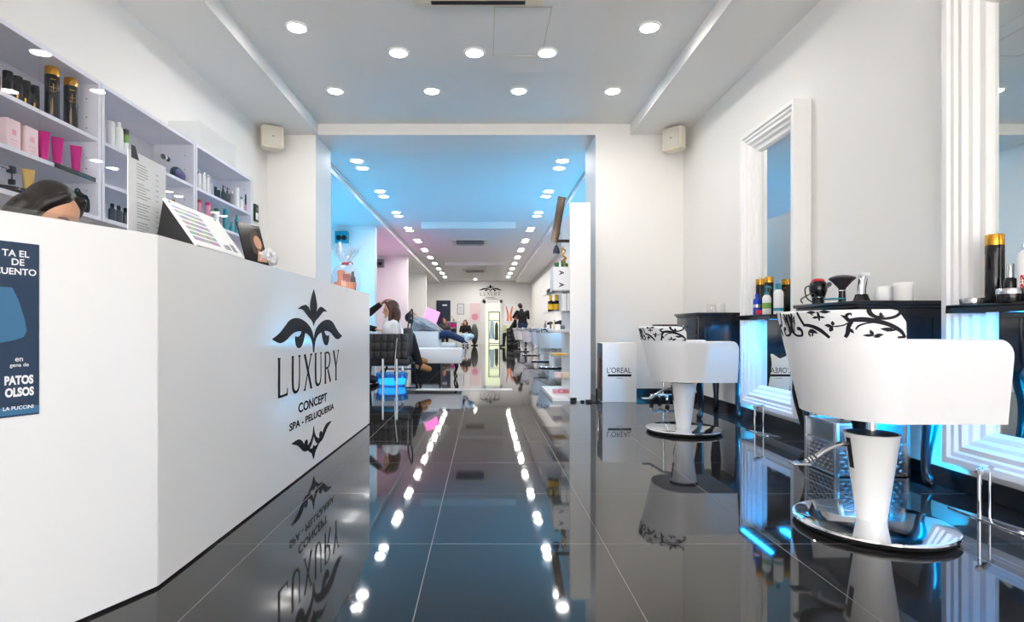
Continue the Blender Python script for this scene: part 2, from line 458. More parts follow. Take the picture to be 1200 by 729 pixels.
# end wall: dark door, glazed door, both structure
bm = bmesh.new(); dx0, dx1 = -2.27, -1.6
box(bm, dx0, dx1, YE-.05, YE, 0, 2.08, bev=.006)
d = struct('door_1', bm, 'dark_blue')
part('door_sign', 'paper', d, lambda b: box(b, -1.98, -1.76, YE-.056, YE-.05, 1.82, 1.89))
part('door_handle', 'steel', d, lambda b: tube(b, [(-1.68, YE-.05, 1.0), (-1.68, YE-.09, 1.0), (-1.80, YE-.09, 1.0)], .012))
bm = bmesh.new()
for q in ((-.08, .06, 0, 2.1), (.74, .86, 0, 2.1), (-.08, .86, 1.95, 2.1)):
    box(bm, q[0], q[1], YE-.07, YE, q[2], q[3])
d = struct('door_2', bm, 'satin_white')
def f(b):
    for q in ((.20, .24, 0, 1.55), (.70, .74, 0, 1.55), (.2, .74, 1.5, 1.55), (.2, .74, 1.12, 1.15), (.2, .74, .03, .07)):
        box(b, q[0], q[1], YE-.06, YE-.02, q[2], q[3])
part('door_glazing_bars', 'olive', d, f)
part('lit_pane', 'room_green', d, lambda b: box(b, .06, .74, YE-.018, YE-.012, 0, 1.95))

# ---------------------------------------------------------------- ceiling downlights
def make_downlight(label, lampmat, r, group):
    t = thing('ceiling_downlight', label, 'ceiling light', (0, 0, 0), 0, group)
    part('trim_ring', 'satin_white', t, lambda b: lathe(b, [(r*.86, -.003), (r*.92, -.012), (r*1.12, -.010), (r*1.2, 0), (r*.86, 0)], seg=32))
    part('diffuser', lampmat, t, lambda b: lathe(b, [(0, -.0075), (r*.5, -.0085), (r*.88, -.005)], seg=28))
    return t
g = 'round downlights in the front ceiling'
L0 = make_downlight('round downlight at the left end of the row before the beam', 'lamp_white', .072, g)
L0.location = (-1.418, 5.42, ZC)
for x, y, z, lb in ((-.5, 5.42, ZC, 'round downlight second from the left in the row before the beam'),
                    (.329, 5.42, ZC, 'round downlight third from the left in the row before the beam'),
                    (1.223, 5.42, ZC, 'round downlight at the right end of the row before the beam'),
                    (-1.408, 4.277, ZC, 'round downlight by the left soffit, nearer than the row at the beam'),
                    (1.241, 4.277, ZC, 'round downlight by the right soffit, nearer than the row at the beam'),
                    (-.677, 4.495, 2.933, 'left downlight of the three in the dropped ceiling panel'),
                    (-.0775, 4.495, 2.933, 'middle downlight of the three in the dropped ceiling panel'),
                    (.495, 4.495, 2.933, 'right downlight of the three in the dropped ceiling panel')):
    dup(L0, (x, y, z), 0, lb)
ORD = 'first second third fourth fifth sixth seventh eighth ninth tenth eleventh'.split()
Lb = Lf_ = None
for side, x in (('left', -1.72), ('right', 1.055)):
    for k in range(11):
        for j in (0, 1):
            y = 7.67+1.71*k+.36*j
            lb = f'{"nearer" if j == 0 else "farther"} downlight of the {ORD[k]} pair along the {side} of the rear ceiling'
            gp = f'paired downlights along the {side} of the rear ceiling'
            if k >= 5:
                if Lf_ is None:
                    Lf_ = make_downlight(lb, 'lamp_far', .085, gp); Lf_.location = (x, y, ZC)
                else:
                    dup(Lf_, (x, y, ZC), 0, lb, gp)
            elif Lb is None:
                Lb = make_downlight(lb, 'lamp_back', .085, gp); Lb.location = (x, y, ZC)
            else:
                dup(Lb, (x, y, ZC), 0, lb, gp)
dup(Lf_, (-.42, 26.1, ZC), 0, 'single downlight in front of the emblem on the far wall', 'downlights by the far wall')

# air conditioning cassettes
def cassette(name_label, x0, x1, y0, y1, z):
    t = thing('air_conditioner', name_label, 'air conditioner', ((x0+x1)/2, (y0+y1)/2, z)); w, d = (x1-x0)/2, (y1-y0)/2
    def fr(b):
        for q in ((-w, w, -d, -d+.09), (-w, w, d-.09, d), (-w, -w+.09, -d+.09, d-.09), (w-.09, w, -d+.09, d-.09)):
            box(b, q[0], q[1], q[2], q[3], -.035, 0, bev=.004)
    part('frame', 'cream_plastic', t, fr)
    def gr(b):
        box(b, -w+.09, w-.09, -d+.09, d-.09, -.012, 0)
        n = 9
        for i in range(n):
            x = -w+.11+(2*w-.22)*i/(n-1); box(b, x-.006, x+.006, -d+.09, d-.09, -.028, -.012)
    part('grille', 'grey', t, gr)
    for s in (-1, 1):
        part('outlet_slot', 'black_matt', t, lambda b: box(b, -w+.12, w-.12, s*(d-.05)-.02, s*(d-.05)+.02, -.039, -.035))
cassette('air conditioner cassette in the dropped ceiling panel at the top edge', -.47, .39, 2.95, 3.80, 2.933)
cassette('air conditioner cassette on the nearer ceiling drop of the rear room', -.78, .08, 13.5, 14.4, 2.88)
cassette('air conditioner cassette on the farther ceiling drop of the rear room', -.78, .08, 20.6, 21.5, 2.90)

# ---------------------------------------------------------------- emblem (counter front and far wall)
def emblem(bm, f, lettering=True):
    for s in (-1, 1):
        m = lambda pts: [(s*a, b) for a, b in pts]
        poly2d(bm, m([(0, .962), (.03, .93), (.058, .885), (.06, .865), (.048, .838), (.0, .80)]), f)
        poly2d(bm, m([(0, .845), (.048, .838), (.085, .862), (.13, .873), (.185, .866), (.243, .850), (.245, .846), (.20, .848), (.165, .843), (.125, .826), (.08, .808), (.045, .797), (.02, .786), (0, .764)]), f)
        strokes(bm, m([(.004, .622), (.012, .68), (.045, .722), (.10, .747), (.18, .764), (.27, .768), (.35, .755), (.42, .726), (.49, .706), (.575, .703)]),
                [.008, .028, .044, .052, .060, .068, .072, .066, .046, .004], f)
        strokes(bm, m([(.12, .755), (.160, .737), (.182, .708), (.212, .686), (.25, .682), (.275, .700), (.272, .712)]), [.03, .046, .055, .06, .055, .032, .006], f)
        # lower scroll
        strokes(bm, m([(0, .222), (.012, .175), (.05, .140), (.10, .128), (.155, .138), (.20, .165), (.25, .185), (.335, .196)]),
                [.006, .022, .03, .028, .034, .04, .03, .004], f)
        disc2d(bm, (s*.125, .155), .027, f, sy=.75)
        poly2d(bm, m([(0, .125), (.02, .11), (.045, .112), (.09, .125), (.11, .118), (.085, .108), (.055, .092), (.035, .086), (.02, .068), (0, .044)]), f)
    if not lettering: return
    z0, h = .435, .178
    def st(u0, pts, w):
        strokes(bm, [(u0+a*.125, z0+b*h) for a, b in pts], w, f, n=5)
    us = [-.51+.178*i for i in range(6)]
    T, t = .024, .011
    def serif(u0, a, b, w=.24): st(u0, [(a-w/2, b), (a+w/2, b)], [.008, .008])
    st(us[0], [(.1, 0), (.1, 1)], [T, T]); st(us[0], [(.1, .03), (.6, .03), (.92, .05)], [t, t, t]); st(us[0], [(.9, 0), (.95, .2)], [t, .006]); serif(us[0], .1, 1)
    for k in (1, 3):
        st(us[k], [(.08, 1), (.08, .35), (.16, .10), (.45, .02), (.74, .10), (.84, .35), (.84, 1)], [T, T, .022, .014, .014, t, t])
        serif(us[k], .08, 1); serif(us[k], .84, 1)
    st(us[2], [(.08, 1), (.9, 0)], [T, T]); st(us[2], [(.88, 1), (.06, 0)], [t, t])
    for q in ((.08, 1), (.88, 1), (.06, 0), (.9, 0)): serif(us[2], *q)
    st(us[4], [(.1, 0), (.1, 1)], [T, T]); st(us[4], [(.1, .98), (.5, .98), (.78, .88), (.80, .66), (.55, .5), (.1, .48)], [t, t, .016, .02, t, t]); st(us[4], [(.4, .5), (.62, .3), (.92, 0)], [t, .02, T]); serif(us[4], .1, 0)
    st(us[5], [(.05, 1), (.46, .45)], [T, T]); st(us[5], [(.88, 1), (.46, .45)], [t, t]); st(us[5], [(.46, .48), (.46, 0)], [T, T])
    for q in ((.05, 1), (.88, 1), (.46, 0)): serif(us[5], *q)
    text2d(bm, 'CONCEPT', .49, .05, f, bold=.03, at=(0, .328))
    text2d(bm, 'SPA - PELUQUERIA', .76, .044, f, bold=.03, at=(.01, .254))

# ---------------------------------------------------------------- reception counter
CX, CY = -.9405, 1.64; EX, EY = -.90, 4.466
lv = Vector((EX-CX, EY-CY, 0)); LL = lv.length; lv.normalize(); ln = Vector((lv.y, -lv.x, 0))
av = Vector((-.43, -.9, 0)).normalized(); an = Vector((-av.y, av.x, 0))        # points to the customer side
if an.x < 0: an = -an
ct = thing('reception_counter', 'long glossy white reception counter with an angled end and black emblem', 'counter', (CX, CY, 0))
def slab(bm, d, n, s0, s1, t0, t1, z0, z1):
    prism(bm, [(d*s0+n*t0).to_2d(), (d*s1+n*t0).to_2d(), (d*s1+n*t1).to_2d(), (d*s0+n*t1).to_2d()], z0, z1)
part('front_panel', 'gloss_white', ct, lambda b: slab(b, lv, ln, 0.002, LL, -.03, 0, .008, 1.02), False)
part('angled_panel', 'gloss_white', ct, lambda b: slab(b, av, an, 0.002, 1.05, -.03, 0, .008, 1.02), False)
def f(b):
    slab(b, lv, ln, .02, LL-.01, -.06, -.03, 0, .06); slab(b, av, an, .02, 1.05, -.06, -.03, 0, .06)
part('plinth', 'black_matt', ct, f, False)
def f(b):
    a0 = ln*-.032; q = [a0+lv*.0, a0+lv*(LL-.005), ln*-.52+lv*(LL-.005), ln*-.52+lv*.12, an*-.52+av*.12+Vector((0, 0, 0)), an*-.52+av*1.04, an*-.032+av*1.04]
    prism(b, [v.to_2d() for v in q], .985, 1.016)
part('worktop', 'gloss_white', ct, f, False)
part('end_panel', 'beige', ct, lambda b: slab(b, lv, ln, LL-.02, LL+.002, -.52, -.031, .008, 1.0165), False)
part('glass_ledge', 'acrylic', ct, lambda b: slab(b, av, an, .17, 1.02, -.16, -.004, 1.0205, 1.034), False)
ef = plane_f(lv*((3.067-CY)/lv.y)+ln*.0006, lv, (0, 0, 1))
bm = bmesh.new(); emblem(bm, ef)
o = obj('emblem', bm, 'ink', ct, False); o['label'] = 'black ornamental emblem with the salon lettering'

# navy notice on the angled end
pf0 = Vector((CX, CY, 0))+av*.3016+an*.0008
po = thing('poster', 'navy poster with white lettering on the angled end of the counter', 'poster', tuple(pf0)+() if False else (pf0.x, pf0.y, .545))
pf = plane_f((0, 0, 0), -av, (0, 0, 1))        # u runs to the right on the face, 0 at the right edge
if (pf(0, 0, 1)-pf(0, 0, 0)).dot(an) < 0: raise RuntimeError('poster faces inwards')
part('sheet', 'navy', po, lambda b: poly2d(b, [(-.297, 0), (0, 0), (0, .406), (-.297, .406)], pf, th=.0008), False)
part('printed_shape', 'navy_light', po, lambda b: poly2d(b, [(-.20, .30), (-.055, .30), (-.042, .27), (-.030, .225), (-.026, .20), (-.032, .185), (-.05, .178), (-.09, .170), (-.20, .165)], lambda a, c, o: pf(a, c, o+.0008), th=.0003), False)
part('printed_band', 'navy_light', po, lambda b: poly2d(b, [(-.297, .004), (0, .004), (0, .022), (-.297, .022)], lambda a, c, o: pf(a, c, o+.0008), th=.0003), False)
bm = bmesh.new(); pl = lambda a, c, o: pf(a, c, o+.0012)
for s_, y_, h_, xr, bo in (('TA EL', .372, .0155, -.021, .02), ('DE', .352, .0155, -.031, .02), ('CUENTO', .330, .0155, -.0065, .02), ('en', .128, .0085, -.034, .01),
                           ('gena de', .113, .0115, -.022, .01), ('PATOS', .074, .0215, -.0125, .05), ('OLSOS', .046, .0215, -.0115, .05), ('LA PUCCINI', .016, .0085, -.0125, .015)):
    text2d(bm, s_, None if bo < .05 else .058, h_, pl, 'R', bo, .0005, (xr, y_))
obj('lettering', bm, 'paper', po, False)

# ---------------------------------------------------------------- things on the counter
ZT = 1.021
t = thing('sign_holder', 'clear acrylic stand with a white price list on the counter', 'sign holder', (-1.10, 1.86, ZT))
part('base', 'acrylic', t, lambda b: box(b, -.05, .06, -.11, .20, 0, .012, bev=.002))
part('acrylic_sleeve', 'acrylic', t, lambda b: (box(b, .002, .0045, -.106, .106, .012, .318), box(b, -.0045, -.002, -.106, .106, .012, .318)), False)
part('price_list', 'paper', t, lambda b: box(b, -.0012, .0012, -.104, .104, .013, .285), False)
def f(b):
    random.seed(3)
    for i in range(26):
        z = .25-i*.0088
        if i % 7 == 6: continue
        w = random.uniform(.04, .075); box(b, .0012, .0016, -.06, -.06+w, z, z+.0022)
        if i % 2: box(b, .0012, .0016, .045, .06, z, z+.0022)
part('printed_lines', 'grey_text', t, f, False)
part('header_photo', 'black_matt', t, lambda b: prism(b, [(-.09, .262), (-.05, .262), (-.07, .302), (-.09, .302)], .0022, .0026, Matrix(((0, 0, 1, 0), (1, 0, 0, 0), (0, 1, 0, 0), (0, 0, 0, 1)))), False)

# colour chart board leaning on a black easel
t = thing('colour_chart', 'white sloping board of tiny coloured samples on the counter', 'colour chart', (-.938, 1.854, ZT))
sl = math.atan2(.108, .153)
rm = Matrix.Rotation(sl, 4, 'Y') 
ch = part('board', 'colour_chart', t, lambda b: box(b, -.004, .004, 0, .37, 0, .187), False)
ch.rotation_euler = (0, -sl, 0)
def f(b):
    box(b, .0041, .0045, .235, .245, .02, .04); box(b, .0041, .0045, .30, .335, .02, .055); box(b, .0041, .0045, .25, .285, .022, .045)
q = part('printed_photos', 'grey', t, f, False); q.rotation_euler = (0, -sl, 0)
for y in (.012, .33):
    def f(b):
        prism(b, [(-.012, 0), (-.10, .150), (-.115, .150), (-.14, 0)], y, y+.012, Matrix(((1, 0, 0, 0), (0, 0, 1, 0), (0, 1, 0, 0), (0, 0, 0, 1))))
    part('easel_leg', 'black_matt', t, f, False)

# small photo card and crumpled tissue
t = thing('photo_card', 'dark card with a portrait leaning on the counter edge', 'card', (-.955, 2.40, ZT), -.35)
k = part('card', 'black_gloss', t, lambda b: box(b, -.003, .003, -.065, .065, 0, .18), False); k.rotation_euler = (0, -.30, 0)
def f(b):
    poly2d(b, [(-.01, .05), (.05, .03), (.055, .10), (.035, .155), (.0, .15), (-.015, .1)], plane_f((.0031, 0, 0), (0, 1, 0), (0, 0, 1)), th=.0004)
k = part('printed_hair', 'hair_brown', t, f, False); k.rotation_euler = (0, -.30, 0)
def f(b):
    disc2d(b, (.028, .10), .022, plane_f((.0036, 0, 0), (0, 1, 0), (0, 0, 1)), th=.0004, sy=1.4)
    poly2d(b, [(.0, .012), (.06, .012), (.055, .05), (.02, .065)], plane_f((.0036, 0, 0), (0, 1, 0), (0, 0, 1)), th=.0004)
k = part('printed_face', 'skin', t, f, False); k.rotation_euler = (0, -.30, 0)
def blob(bm, c, r, amp, seed, seg=22, sc=8.):
    ball(bm, (0, 0, 0), 1, seg)
    for v in bm.verts:
        n = v.co.normalized(); k = 1+amp*noise.noise(n*sc*.35+Vector((seed, 0, 0)))+amp*.5*noise.noise(n*sc+Vector((0, seed, 0)))
        v.co = Vector((c[0]+n.x*r[0]*k, c[1]+n.y*r[1]*k, c[2]+n.z*r[2]*k))
bm = bmesh.new(); blob(bm, (0, 0, .032), (.032, .07, .034), .55, 2)
o = tag(obj('tissue', bm, 'white_cloth'), 'crumpled white tissue beside the portrait card on the counter', 'tissue'); o.location = (-.95, 2.50, ZT+.006)

# cellophane gift basket at the far end
t = thing('gift_basket', 'gift basket wrapped in clear cellophane at the far end of the counter', 'gift basket', (-1.03, 4.22, ZT))
part('basket', 'orange', t, lambda b: lathe(b, [(.0, 0), (.07, 0), (.085, .07), (.08, .07), (.066, .01), (0, .01)], seg=20))
def f(b):
    box(b, -.05, -.005, -.04, .01, .012, .16, bev=.006)
part('orange_box', 'orange', t, f)
part('red_box', 'red', t, lambda b: box(b, .0, .04, -.045, -.01, .012, .13, bev=.004))
part('white_jar', 'satin_white', t, lambda b: lathe(b, [(0, .012), (.028, .012), (.028, .14), (.02, .15), (0, .15)], (.02, .03, 0), 16))
part('dark_bottle', 'black_gloss', t, lambda b: lathe(b, [(0, .012), (.022, .012), (.022, .10), (.01, .12), (.01, .15), (0, .15)], (.055, .0, 0), 14))
def f(b):
    pr = [(.098, 0), (.105, .06), (.10, .13), (.075, .18), (.03, .205), (.022, .215), (.04, .24), (.075, .29), (.09, .335)]
    seg = 30; rings = []
    for i, (r, h) in enumerate(pr):
        rings.append([b.verts.new(((r*(1+(.30 if i > 5 else .05)*math.sin(5*a+i)))*math.cos(a), (r*(1+(.3 if i > 5 else .05)*math.cos(4*a+i)))*math.sin(a), h+(.03*math.sin(6*a) if i == len(pr)-1 else 0))) for a in [2*PI*k/seg for k in range(seg)]])
    for A, Bq in zip(rings, rings[1:]):
        for k in range(seg): b.faces.new((A[k], A[(k+1) % seg], Bq[(k+1) % seg], Bq[k]))
part('cellophane', 'cellophane', t, f)
part('ribbon', 'red', t, lambda b: (lathe(b, [(.024, .20), (.027, .204), (.027, .214), (.024, .218)], seg=16), tube(b, [(.02, -.02, .21), (.05, -.03, .22), (.06, -.02, .20)], .004, smooth=4)))

# bottle maker --------------------------------------------------------------
def bottle(label, loc, h, r, body, cap, kind='cyl', group=None, band=None, name='bottle', cat='bottle', capf=.15, rz=0, flat=1.):
    t = thing(name, label, cat, loc, rz, group)
    if kind == 'cyl':
        hb = h*(1-capf)
        part('body', body, t, lambda b: lathe(b, [(0, 0), (r*.94, 0), (r, .004), (r, hb-.003), (r*.97, hb)], seg=22, sy=flat))
        part('cap', cap, t, lambda b: lathe(b, [(r*.985, hb), (r*.985, h-.004), (r*.93, h), (0, h)], seg=22, sy=flat))
    elif kind == 'shoulder':
        hb = h*(1-capf)
        part('body', body, t, lambda b: lathe(b, [(0, 0), (r*.93, 0), (r, .005), (r, hb*.86), (r*.85, hb*.94), (r*.5, hb)], seg=22, sy=flat))
        part('cap', cap, t, lambda b: lathe(b, [(r*.52, hb*.985), (r*.52, h-.003), (r*.45, h), (0, h)], seg=18, sy=flat))
    elif kind == 'pump':
        hb = h*.68
        part('body', body, t, lambda b: lathe(b, [(0, 0), (r*.93, 0), (r, .005), (r, hb*.84), (r*.7, hb*.95), (r*.4, hb)], seg=22, sy=flat))
        part('pump', cap, t, lambda b: (lathe(b, [(r*.45, hb*.99), (r*.45, hb+.018), (r*.18, hb+.02), (r*.18, h-.02), (r*.3, h-.018), (r*.3, h), (0, h)], seg=14),
                                        tube(b, [(0, 0, h-.008), (r*.9, 0, h-.010), (r*1.2, 0, h-.022)], r*.14, 8)))
    elif kind == 'spray':
        hb = h*.74
        part('body', body, t, lambda b: lathe(b, [(0, 0), (r*.93, 0), (r, .005), (r*.98, hb*.7), (r*.7, hb*.92), (r*.38, hb)], seg=22, sy=flat))
        part('spray_head', cap, t, lambda b: (lathe(b, [(r*.42, hb*.99), (r*.42, hb+.016), (r*.3, hb+.02), (0, hb+.02)], seg=14),
                                              box(b, -r*.35, r*.95, -r*.3, r*.3, hb+.018, h, bev=.004), tube(b, [(r*.8, 0, hb+.02), (r*.7, 0, hb+.0), (r*.85, 0, hb-.018)], r*.1, 8)))
    elif kind == 'jar':
        hb = h*(1-capf)
        part('body', body, t, lambda b: lathe(b, [(0, 0), (r*.94, 0), (r*.97, .003), (r*.97, hb)], seg=28))
        part('lid', cap, t, lambda b: lathe(b, [(r, hb), (r, h-.003), (r*.95, h), (0, h)], seg=28))
    elif kind == 'tube':   # soft tube standing on its cap, flat crimp on top
        def fb(b):
            n = 18; rings = []
            for i in range(9):
                s = i/8; z = h*(.14+.86*s); a = r*(.70+.30*s); c = r*.62*(1-s)+.0025
                rings.append([b.verts.new((c*math.cos(2*PI*k/n), a*math.sin(2*PI*k/n), z)) for k in range(n)])
            for A, Q in zip(rings, rings[1:]):
                for k in range(n): b.faces.new((A[k], A[(k+1) % n], Q[(k+1) % n], Q[k]))
            b.faces.new(rings[-1]); b.faces.new(list(reversed(rings[0])))
        part('body', body, t, fb)
        part('cap', cap, t, lambda b: lathe(b, [(0, 0), (r*.58, 0), (r*.60, .003), (r*.64, h*.14), (0, h*.14)], seg=18))
    if band:
        z0, z1, bmk = band
        part('label_band', bmk, t, lambda b: lathe(b, [(r*1.012, h*z0), (r*1.012, h*z1)], seg=22, sy=flat))
    return t

def tall_black(label, loc, h=.272, group=None):
    t = bottle(label, loc, h, .0315, 'black_gloss', 'gold', 'cyl', group, capf=.155)
    r = .0318
    ff = lambda ang0: (lambda u, v, o: Vector(((r+o)*math.cos(ang0+u/r), (r+o)*math.sin(ang0+u/r), v)))
    def fn(b):
        for a0 in (-.75, 2.4):
            m = ff(a0)
            strokes(b, [(-.014, h*.60), (.014, h*.60)], [.002, .002], m, th=.0004); strokes(b, [(0, h*.53), (0, h*.67)], [.003, .003], m, th=.0004)
            strokes(b, [(-.012, h*.75), (.012, h*.75)], [.004, .004], m, th=.0004)
            strokes(b, [(-.004, h*.12), (-.004, h*.40)], [.0016, .0016], m, th=.0004)
            strokes(b, [(-.012, h*.55), (-.006, h*.52), (.006, h*.52), (.012, h*.55)], [.0015]*4, m, th=.0004)
    part('gold_print', 'gold', t, fn, False)
    return t

# ---------------------------------------------------------------- wall shelves on the left
SF = -2.10
def atx(px, X):            # depth at which a line of sight through a picture column meets the plane x = X
    return X*667/(px-567.5)
def shelf_unit(label, y0, y1, levels):
    t = thing('wall_shelf', label, 'shelf', (XL, (y0+y1)/2, 1.34), 0, 'white wall shelves behind the counter')
    w = (y1-y0)/2; d = SF-XL; zt = 2.10-1.34; zb = 0
    def carc(b):
        box(b, .012, d, -w, -w+.022, zb, zt, bev=.0015); box(b, .012, d, w-.022, w, zb, zt, bev=.0015)
        box(b, .012, d, -w+.022, w-.022, zt-.022, zt); box(b, .012, d, -w+.022, w-.022, zb, zb+.022)
        box(b, .0005, .012, -w, w, zb, zt)
    part('carcass', 'shelf_white', t, carc, False)
    for z in levels:
        part('shelf_board', 'shelf_white', t, lambda b: box(b, .012, d-.004, -w+.0225, w-.0225, z-1.34-.02, z-1.34, bev=.0015), False)
    def pins(b):
        for z in (.10, .16, .28, .34, .50, .56, .66):
            for x in (.09, .24): lathe(b, [(0, 0), (.004, 0), (.004, .0015), (0, .0015)], (x, w-.0225, z), 8, ax=(0, -1, 0))
    part('shelf_pin_holes', 'grey', t, pins)
    part('glass_door', 'clear_glass', t, lambda b: box(b, d+.004, d+.008, -w+.006, w*.1, .004, zt-.004), False)
    part('glass_door', 'clear_glass', t, lambda b: box(b, d+.012, d+.016, w*.06, w-.006, .004, zt-.004), False)
    return t
shelf_unit('white wall shelf above the receptionist, with pink tubes', 2.15, 3.12, (1.56, 1.787))
shelf_unit('white wall shelf behind the price list, second from the front', 3.13, 4.135, (1.56, 1.787))
shelf_unit('white wall shelf with teal bottles, nearest the cross wall', 4.145, 5.15, (1.56, 1.787))
Z1, Z2, Z0 = 1.788, 1.561, 1.363
PX = -2.18
def on(px, X=PX): return (X, atx(px, X))
g = 'black bottles on the shelf above the receptionist'
tall_black('tall black gold-capped bottle on the top shelf, left of the pair', (*on(61, -2.165), Z1), .268, g)
tall_black('tall black gold-capped bottle on the top shelf, right of the pair', (*on(83, -2.165), Z1), .268, g)
for px, w in ((9, 'leftmost'), (20.5, 'second from the left'), (30, 'third from the left'), (40.5, 'rightmost')):
    t = bottle(f'small plain black bottle on the top shelf, {w} of its row', (*on(px, -2.2), Z1), .148, .0205, 'black_matt', 'black_gloss', 'cyl', 'small black bottles on the top shelf', capf=.3)
    part('gold_print', 'gold', t, lambda b: strokes(b, [(-.004, .03), (-.004, .06)], [.006, .006], lambda u, v, o: Vector((.0209*math.cos(-.7+u/.02), .0209*math.sin(-.7+u/.02), v)), th=.0003), False)
bottle('gold bottle at the left edge of the top shelf', (*on(-6, -2.2), Z1), .10, .02, 'gold', 'gold', 'cyl', capf=.2)
for px, w in ((7.5, 'left'), (29, 'right')):
    x, y = on(px, -2.19)
    t = thing('carton', f'pale pink carton on the middle shelf, {w} one of two', 'box', (x, y, Z2), 0, 'pale pink cartons on the middle shelf')
    part('box', 'pale_pink', t, lambda b: box(b, -.036, .036, -.036, .036, 0, .145, bev=.0015), False)
    part('printed_text', 'pink', t, lambda b: (box(b, .0361, .0364, -.012, .012, .075, .10), box(b, .0361, .0364, -.02, .02, .05, .053), box(b, .0361, .0364, -.016, .016, .035, .037)), False)
for px, w in ((51, 'left'), (67, 'middle'), (89, 'right, apart from the others')):
    t = bottle(f'magenta hair product tube on the middle shelf, {w}', (*on(px, -2.165), Z2), .158, .0265, 'magenta', 'magenta', 'tube', 'magenta tubes on the middle shelf', name='product_tube', cat='tube', rz=-.9)
    part('printed_text', 'pale_pink', t, lambda b: (box(b, .009, .0095, -.010, .010, .085, .09), box(b, .0105, .0110, -.006, .006, .06, .08)), False)
o = tag(obj('price_strip', B(SF-.001, SF+.003, 2.78, 3.075, 1.539, 1.563, bev=.0008), 'black_gloss'), 'black label strip on the front edge of the middle shelf', 'label strip')
bottle('gold cosmetic tube standing on the lowest shelf above the receptionist', (*on(33, -2.17), Z0), .145, .026, 'gold_soft', 'gold_soft', 'tube', name='product_tube', cat='tube', rz=-.9)
# curling iron lying at the left edge, black dish under it
x, y = on(2, -2.17)
t = thing('hair_tool', 'chrome and black hair tool propped at the left of the lowest shelf', 'hair tool', (x, y, Z0), 0)
part('barrel', 'chrome', t, lambda b: tube(b, [(0, -.14, .125), (0, .04, .118)], .009))
part('head', 'black_matt', t, lambda b: box(b, -.014, .014, .038, .066, .10, .132, bev=.004))
part('stand', 'black_matt', t, lambda b: (tube(b, [(0, -.1, .02), (0, -.1, .116)], .006), box(b, -.012, .012, .046, .064, .048, .072, bev=.003), tube(b, [(0, .055, .07), (0, .055, .1)], .003)))
part('dish', 'black_gloss', t, lambda b: lathe(b, [(0, 0), (.05, 0), (.072, .012), (.07, .026), (.064, .026), (.05, .006), (0, .006)], (0, .03, 0), 26))
x, y = on(92, -2.19)
t = thing('bag', 'small black bag with a loop on the lowest shelf', 'bag', (x, y, Z0))
def f(b):
    blob(b, (0, 0, .058), (.05, .075, .062), .18, 5, 24)
    for v in b.verts: v.co.z = max(v.co.z, .0)
part('pouch', 'black_fabric', t, f, angle=80)
part('loop', 'black_fabric', t, lambda b: tube(b, [(0, -.025, .105), (0, -.018, .135), (0, .005, .135), (0, .012, .11)], .005, smooth=4))
# second unit
bottle('white shampoo bottle on the top shelf, beside the green one', (*on(139, -2.17), Z1), .185, .024, 'satin_white', 'satin_white', 'shoulder', 'white bottles at the left of the second shelf unit', band=(.2, .55, 'paper'))
bottle('white bottle at the left end of the second shelf unit', (*on(130, -2.19), Z1), .175, .02, 'satin_white', 'satin_white', 'cyl', 'white bottles at the left of the second shelf unit')
bottle('green bottle with a dark cap beside the white ones', (*on(147.5, -2.17), Z1), .165, .018, 'lime', 'olive', 'cyl', capf=.2, band=(.15, .5, 'white_cloth'))
for px, w in ((131.5, 'left'), (139, 'middle'), (147, 'right')):
    bottle(f'dark squat bottle at the bottom of the second shelf unit, {w} one of three', (*on(px, -2.17), Z0), .115, .02, 'smoke_plastic', 'black_gloss', 'shoulder', 'dark squat bottles', capf=.22)
x, y = on(208, -2.17)
t = thing('hair_accessory', 'purple and black padded oval on the upper shelf of the middle unit', 'hair accessory', (x, y, Z1))
part('pad', 'black_fabric', t, lambda b: ball(b, (0, 0, .05), (.03, .085, .052), 20))
part('face', 'purple', t, lambda b: ball(b, (.02, 0, .05), (.018, .066, .036), 18))
x, y = on(214, -2.24)
t = thing('pouch', 'clear plastic pouch standing behind the purple oval', 'pouch', (x, y, Z1))
part('plastic', 'cellophane', t, lambda b: box(b, -.012, .012, -.09, .09, 0, .17, bev=.006))
part('seal', 'satin_white', t, lambda b: box(b, -.004, .004, -.088, .088, .170, .182))
x, y = on(194, -2.2)
t = thing('hair_bow', 'small black and white bow on the upper shelf of the middle unit', 'hair bow', (x, y, Z1))
part('loop', 'black_fabric', t, lambda b: (ball(b, (0, -.028, .14), (.01, .026, .018), 14), ball(b, (0, .028, .14), (.01, .026, .018), 14)))
part('knot', 'white_cloth', t, lambda b: (ball(b, (.004, 0, .14), (.011, .01, .012), 12),))
part('stand', 'acrylic', t, lambda b: lathe(b, [(0, 0), (.025, 0), (.025, .004), (.004, .006), (.004, .13), (0, .13)], seg=14))
bottle('small gold perfume bottle on the lower shelf of the middle unit', (*on(203.5, -2.16), Z2), .085, .017, 'gold_soft', 'gold', 'shoulder', capf=.3)
